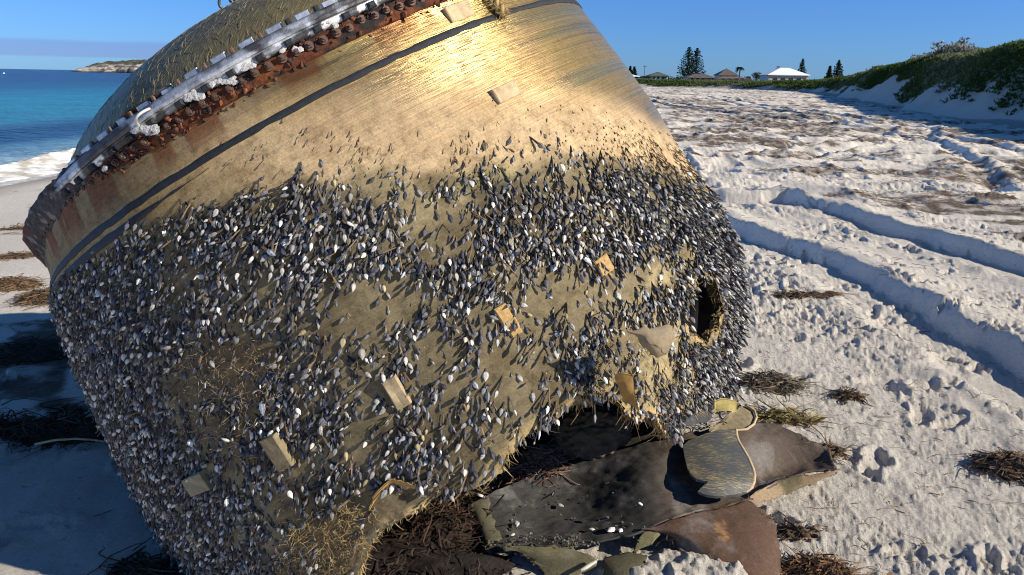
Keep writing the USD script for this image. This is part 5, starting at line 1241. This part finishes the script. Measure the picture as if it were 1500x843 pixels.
put('turned_up_lip', m, 'liner_skin', lin, so_, col=mixc((.25, .175, .10), (.10, .085, .042), sstep(.42, .6, fb(mv * 14, 3, 651)) * sstep(1200, 1150, mp[:, 0])), label='tan turned-up lip at the right front edge')
m = patch([[(934, 792, .09), (948, 776, .125), (968, 774, .13)], [(928, 806, .05), (942, 794, .085), (962, 788, .10)], [(926, 815, .03), (936, 806, .05), (950, 800, .07)]], 16, 14, .008, .004, 55)
put('rolled_corner', m, 'liner_skin', lin, so_, col=np.tile((.13, .115, .055), (len(m.vertices), 1)))

# fibres frayed from the sheet's edges
r8 = np.random.default_rng(91)
fp = [(1099, 733, .10), (1126, 758, .09), (1141, 786, .063), (1142, 818, .03), (1004, 808, .05), (984, 789, .07), (1228, 688, .126), (1213, 650, .12), (1181, 644, .144), (718, 799, .05), (836, 802, .052), (781, 822, .025), (1150, 702, .096), (1046, 826, .05)]
fpw = np.array([spot(*p) for p in fp]); kk_ = r8.integers(0, len(fp), 260)
V, f, kk = strands(fpw[kk_] + r8.normal(size=(260, 3)) * [.012, .008, .004], r8.normal(size=(260, 3)) * [.6, .6, .3], r8.uniform(.01, .035, 260), .0008, r8.normal(size=(260, 3)) * .3, curl=.1)
put('frayed_edge', (V, f), 'fibre_look', lin, so_, col=np.tile((.33, .25, .12), (len(V), 1)), smooth=False, kind='stuff')

# the scratched plate lying on the sheet
PL = [(1000, 653), (1008, 646), (1022, 640), (1034, 635), (1050, 631), (1077, 630), (1078, 640), (1081, 648), (1090, 663), (1096, 674), (1102, 688), (1104, 697), (1103, 706), (1100, 714), (1091, 721), (1075, 725), (1062, 726), (1048, 727), (1034, 725), (1022, 720), (1030, 712), (1038, 706), (1020, 702), (1012, 695), (1007, 686), (1003, 670)]
cs = manifold3d.CrossSection([[(x, -y) for x, y in PL][::-1] if Polygon([(x, -y) for x, y in PL]).exterior.is_ccw is False else [(x, -y) for x, y in PL]])
pm = cs.extrude(6.0).refine_to_length(5.0).to_mesh()
v = np.array(pm.vert_properties[:, :3], float); x, y, w = v[:, 0], -v[:, 1], v[:, 2] / 6
zp = np.interp(y, [628, 640, 697, 706, 728], [.222, .216, .192, .184, .148]) + .012 * np.sin((x - 1000) / 32) + .010 * (w - 1)
PV = np.array([spot(a, b, c_) for a, b, c_ in zip(x, y, zp)])
# keep the slab straight: the lower face lies under the upper one
top_ = np.array([spot(a, b, c_ - .010 * (ww - 1)) for a, b, c_, ww in zip(x, y, zp, w)]); PV = top_ + np.array([0, 0, 1]) * (.010 * (w - 1))[:, None]
po = spot(1050, 690, .22)
pl = thing('scratched_plate', po, 'grey plate with golden scratches and a pale broken edge, lying on the dark sheet', 'plate')
put('plate', trimesh.Trimesh(PV, pm.tri_verts, process=False), 'plate_skin', pl, po, smooth=30)
e_ = [(1077, 630), (1078, 640), (1081, 648), (1090, 663), (1096, 674), (1102, 688), (1104, 697), (1103, 706), (1100, 714), (1091, 721)]
ez = [np.interp(b, [628, 640, 697, 706, 728], [.222, .216, .192, .184, .148]) + .012 * math.sin((a - 1000) / 32) - .006 for a, b in e_]
plain('broken_edge', (.42, .31, .18), rough=.8, vary=.3, scale=80)
put('broken_edge', tube([spot(a + 1, b, c_) for (a, b), c_ in zip(e_, ez)], .0075, 8), 'broken_edge', pl, po)
m = patch([[(1038, 636, .315), (1066, 631, .315), (1092, 628, .315), (1107, 616, .315)], [(1050, 626, .335), (1072, 612, .35), (1094, 606, .355), (1107, 607, .335)], [(1062, 620, .35), (1077, 602, .375), (1093, 594, .38), (1104, 600, .355)]], 18, 30, .010, .003, 65)
put('upturned_tab', m, 'pad_olive', pl, po, smooth=True)
put('broken_edge', tube([spot(*a) for a in [(1078, 631, .212), (1094, 629, .212), (1104, 622, .213), (1108, 612, .221), (1105, 602, .236), (1094, 595, .25)]], .006, 8), 'broken_edge', pl, po)
# small dark scrap at the bottom of the picture, and the shard beside the sand heap
so2 = spot(922, 835, 0)
t = thing('torn_scrap', so2, 'small dark torn scrap at the bottom edge, left of the bright sand heap', 'torn sheet')
m = patch([[(880, 822, .05), (905, 812, .07), (935, 812, .07), (946, 816, .06)], [(884, 836, .03), (908, 832, .06), (934, 832, .055), (946, 836, .04)], [(890, 856, .0), (910, 858, .02), (935, 858, .02), (946, 858, .0)]], 20, 24, .008, .004, 75)
put('scrap', m, 'liner_skin', t, so2, col=np.tile((.07, .062, .035), (len(m.vertices), 1)))

# loose shells and the splinter on the sheet
def loose_shell(px, py, z, size, label, colr, seed):
    o = spot(px, py, z); r_ = np.random.default_rng(seed)
    t = thing('loose_shell', o, label, 'shell')
    a = r_.uniform(0, 6.28); T = trimesh.transformations.rotation_matrix(a, [0, 0, 1]) @ trimesh.transformations.rotation_matrix(r_.uniform(-.5, .5), [1, 0, 0])
    uu, vv = np.meshgrid(np.linspace(0, 1, 12), np.linspace(-1, 1, 12), indexing='ij')
    wv_ = np.interp(uu, [0, .25, .5, .8, 1], [.10, .42, .5, .3, .03])
    P = np.stack([uu - .5, vv * wv_ * .7, .22 * (1 - vv ** 2) * wv_ * 2 * .7], -1).reshape(-1, 3) * size
    m = sheet(P.reshape(12, 12, 3), size * .05, 12, 12); m.apply_transform(T); m.apply_translation(o + [0, 0, .002])
    put('valve', m, 'shell_look', t, o, col=np.tile(colr, (len(m.vertices), 1)) * r_.uniform(.9, 1.1, (len(m.vertices), 1)))
    ms = tube([o + T[:3, :3] @ np.array([-.5 * size, 0, .01]), o + T[:3, :3] @ np.array([-.72 * size, .05 * size, .006]), o + T[:3, :3] @ np.array([-.95 * size, -.04 * size, .004])], [size * .07, size * .06, size * .04], 6)
    put('stalk', ms, 'bolt_steel', t, o)
for a in [(895, 777, .075, .040, 'large white shell with pink tinge in the shaded trough of the dark sheet', (.72, .66, .62)),
          (909, 778, .08, .026, 'small white shell right beside the large pinkish one on the sheet', (.66, .66, .66)),
          (898, 711, .085, .034, 'grey curved shell high up in the shaded part of the dark sheet', (.36, .36, .36)),
          (938, 739, .15, .026, 'bright white shell at the shadow edge on the dark sheet', (.74, .74, .70)),
          (821, 741, .03, .032, 'brownish shell casting a shadow in the lit left part of the sheet', (.40, .37, .32)),
          (756, 768, .03, .040, 'curved grey shell beside the pale crumbs at the left of the sheet', (.42, .43, .43)),
          (867, 776, .055, .024, 'pale broken shell left of the large pinkish one', (.55, .53, .50)),
          (704, 727, .085, .040, 'open white shell on the left tip of the dark sheet', (.70, .62, .55)),
          (751, 784, .035, .022, 'tiny pale shell by the front crease of the dark sheet', (.60, .58, .54))]:
    loose_shell(a[0], a[1], a[2], a[3], a[4], a[5], int(a[0]))
s0, s1 = spot(851, 836, .045), spot(873, 822, .065)
t = thing('splinter', (s0 + s1) / 2, 'pale wooden splinter lying across the tip of the olive tail', 'splinter')
put('stick', tube([s0, (s0 * .6 + s1 * .4), s1], [.006, .0075, .006], 7), 'driftwood', t, (s0 + s1) / 2)
put('split_end', tube([s1, s1 + (s1 - s0) * .12 + [0, 0, .004]], [.005, .001], 5), 'driftwood', t, (s0 + s1) / 2)
# crumbs on the sheet
r6 = np.random.default_rng(77); cr, cc_ = [], []
for k in range(190):
    px, py = (r6.uniform(715, 880), r6.normal(792, 5)) if k < 150 else (r6.uniform(740, 950), r6.uniform(720, 790))
    z = float(np.interp(py, [720, 755, 775, 800], [.055, .03, .025, .065])) + float(np.interp(px, [860, 940], [0, .10])) * float(np.interp(py, [740, 800], [1, .6]))
    m = trimesh.creation.icosphere(1, r6.uniform(.0012, .0042)); m.vertices *= r6.uniform(.5, 1.5, (len(m.vertices), 1)); m.apply_translation(spot(px, min(py, 801), z)); cr.append(m)
    cc_.append(np.tile(np.array((.30, .28, .25)) * r6.uniform(.3, 1.3), (len(m.vertices), 1)))
tag(put('sand_crumbs', join(cr), 'sand_look', col=np.vstack(cc_), smooth=False, kind='stuff'), 'pale crumbs of sand and shell along the front crease of the dark sheet', 'sand crumbs')

# yellow rope hanging down from above onto the dark band
rp = [(690, -60), (698, -40), (706, -18), (714, -2), (720, 8), (728, 17), (735, 25)]
pts = []
for a, b in rp:
    h_ = on_case(a, b)
    if h_ is None or h_[1] < -.07: continue
    pts.append(surf(np.radians(np.array(h_[0])), np.array(h_[1]), np.array(.016)))
pts = np.array(pts); tt_ = np.linspace(0, 1, 60); base_line = np.stack([np.interp(tt_, np.linspace(0, 1, len(pts)), pts[:, k]) for k in range(3)], 1)
ext = base_line[0] + np.linspace(1, 0, 40)[:-1, None] * np.array([-.10, .02, .34])
base_line = np.vstack([ext, base_line])
ro = base_line[-1]
rope = thing('rope', ro, 'frayed yellow-brown twisted rope hanging from above beside the clean upper pad', 'rope')
T_ = np.gradient(base_line, axis=0); T_ /= np.linalg.norm(T_, axis=1, keepdims=True); X_ = np.cross(T_, [0, 1, 0]); X_ /= np.linalg.norm(X_, axis=1, keepdims=True); Y_ = np.cross(T_, X_)
LL = np.concatenate([[0], np.cumsum(np.linalg.norm(np.diff(base_line, axis=0), axis=1))])
for k in range(3):
    ph = LL / .075 * 2 * np.pi + k * 2.094
    put('strand', tube(base_line + .0105 * (np.cos(ph)[:, None] * X_ + np.sin(ph)[:, None] * Y_), .0085, 7), 'rope_look', rope, ro)
V, f, kk = strands(base_line[r6.integers(0, len(base_line), 260)] + r6.normal(size=(260, 3)) * .008, r6.normal(size=(260, 3)) * .6 + [0, -.3, -.5], r6.uniform(.01, .05, 260), .0008, r6.normal(size=(260, 3)) * .4)
put('frayed_yarn', (V, f), 'fibre_look', rope, ro, col=np.tile((.48, .36, .15), (len(V), 1)), smooth=False, kind='stuff')

# ------------------------------------------------------------------ weed on the sand
def weed(px, py, rx, ry, h, label, n=350, seed=0, colr=(.07, .045, .028), sl=.10, sc=((.05, .032, .02), (.22, .14, .075)), ang=0.0, rad_=.0026, up=.10):
    p = spot(px, py, .02)
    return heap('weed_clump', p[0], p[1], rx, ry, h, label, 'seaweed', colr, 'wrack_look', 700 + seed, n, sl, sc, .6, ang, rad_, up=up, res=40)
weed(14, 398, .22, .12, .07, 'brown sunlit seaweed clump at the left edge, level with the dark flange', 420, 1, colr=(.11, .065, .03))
weed(62, 418, .20, .12, .07, 'grey-brown seaweed heap tucked against the left side of the casing', 420, 2)
weed(18, 352, .20, .07, .035, 'small dark seaweed patch on white sand left of the flange', 260, 3)
weed(34, 306, .28, .06, .03, 'thin dark weed streak on the sand nearest to the surf', 200, 4)
weed(74, 272, .30, .08, .05, 'olive weed lump on wet sand close beside the dome', 260, 5, colr=(.06, .055, .03))
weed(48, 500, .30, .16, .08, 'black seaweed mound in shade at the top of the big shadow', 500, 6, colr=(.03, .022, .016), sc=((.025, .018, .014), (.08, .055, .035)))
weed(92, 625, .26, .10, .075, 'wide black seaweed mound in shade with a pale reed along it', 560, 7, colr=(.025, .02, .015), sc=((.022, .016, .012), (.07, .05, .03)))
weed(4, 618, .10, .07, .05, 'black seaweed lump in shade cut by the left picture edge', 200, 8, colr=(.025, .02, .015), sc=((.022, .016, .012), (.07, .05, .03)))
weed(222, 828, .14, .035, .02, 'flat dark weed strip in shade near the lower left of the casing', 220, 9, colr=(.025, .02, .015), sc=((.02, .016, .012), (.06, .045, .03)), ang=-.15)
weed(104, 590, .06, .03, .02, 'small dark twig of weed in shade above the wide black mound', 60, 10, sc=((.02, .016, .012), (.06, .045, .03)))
weed(1478, 682, .13, .10, .05, 'bushy brown seaweed clump at the right edge of the picture', 420, 11, sl=.07)
weed(1243, 579, .07, .04, .025, 'small brown weed tuft on trampled sand right of the casing', 160, 12, sl=.05)
weed(1130, 560, .16, .12, .04, 'greyish dry weed lying along the right foot of the casing', 420, 13, sl=.07, sc=((.06, .045, .03), (.26, .21, .14)))
weed(1150, 612, .15, .05, .03, 'yellow-green grassy weed behind the dark sheet', 300, 14, colr=(.12, .09, .03), sc=((.10, .075, .03), (.36, .27, .11)), sl=.09, up=.5)
weed(1170, 776, .07, .035, .018, 'thin dark weed patch right of the rust-brown flap', 150, 15, sl=.05)
weed(1195, 832, .12, .05, .03, 'brown weed at the bottom edge, right of the rust-brown flap', 300, 16, sl=.06, sc=((.05, .03, .02), (.24, .12, .05)))
weed(1180, 437, .28, .05, .02, 'long thin line of weed on sand below the nearer wheel rut', 260, 17, sl=.09)
weed(1215, 660, .05, .03, .03, 'wiry weed curl at the right tip of the dark sheet', 110, 18, sl=.06, up=.6)
weed(786, 742, .022, .016, .02, 'tiny brown weed tuft on the lit left part of the dark sheet', 70, 19, sl=.025, rad_=.001)
# dry wrack strewn over the beach
r7 = np.random.default_rng(88); M = 90000
a_, rad_ = np.radians(r7.uniform(-40, 40, M)), np.exp(r7.uniform(np.log(1.6), np.log(34), M))
x, y = rad_ * np.sin(a_), rad_ * np.cos(a_)
k = (r7.random(M) < wrack_cover(x, y) * .42 + .05 * (x > .9))
k &= ~((x > -1.6) & (x < 1.1) & (y > 1.8) & (y < 4.8))
x, y, R0 = x[k], y[k], rad_[k]; M = len(x)
sl_ = r7.uniform(.025, .085, M) * np.interp(R0, [1.5, 6, 15, 34], [.8, 1, 2.2, 4.0]); an = r7.normal(size=M) * .9 + .2
d = np.stack([np.cos(an), np.sin(an), np.abs(r7.normal(size=M)) * .10], 1)
V, f, kk = strands(np.stack([x, y, ground_z(x, y) + .002 * np.sqrt(R0)], 1), d, sl_, r7.uniform(.0011, .0026, M) * np.interp(R0, [1.5, 6, 15, 34], [.8, 1, 2.2, 4.5]), np.stack([r7.normal(size=M) * .5, r7.normal(size=M) * .5, -.05 + 0 * an], 1), nseg=3, curl=.12)
put('dry_wrack', (V, f), 'wrack_look', col=mixc((.075, .045, .028), (.27, .175, .11), r7.random(M))[kk], smooth=False, kind='stuff')
# pale reed across the black mound, thin roots in the shade
def reed(pts, r, label, name='reed', mat='reed'):
    P = np.array([spot(*p) for p in pts]); s = np.linspace(0, 1, len(P)); q = np.linspace(0, 1, 24)
    P2 = np.stack([np.interp(q, s, P[:, k]) for k in range(3)], 1); o = P2.mean(0)
    t = thing(name, o, label, 'reed'); put('stem', tube(P2, np.linspace(r, r * .5, 24), 6), mat, t, o)
    put('tip', tube([P2[-1], P2[-1] + (P2[-1] - P2[-4]) * .8], [r * .5, r * .1], 5), mat, t, o)
reed([(52, 651, .05), (80, 645, .09), (110, 643, .10), (140, 645, .09), (162, 648, .07)], .006, 'pale curved reed lying along the wide black weed mound')
reed([(2, 594, .01), (18, 586, .02), (36, 584, .02), (60, 587, .01)], .0035, 'thin dark reed in the shade at the left edge', mat='trunk_look')
reed([(137, 757, .01), (150, 753, .012), (163, 748, .01)], .003, 'short dark twig alone on shaded sand left of the casing', name='twig', mat='trunk_look')
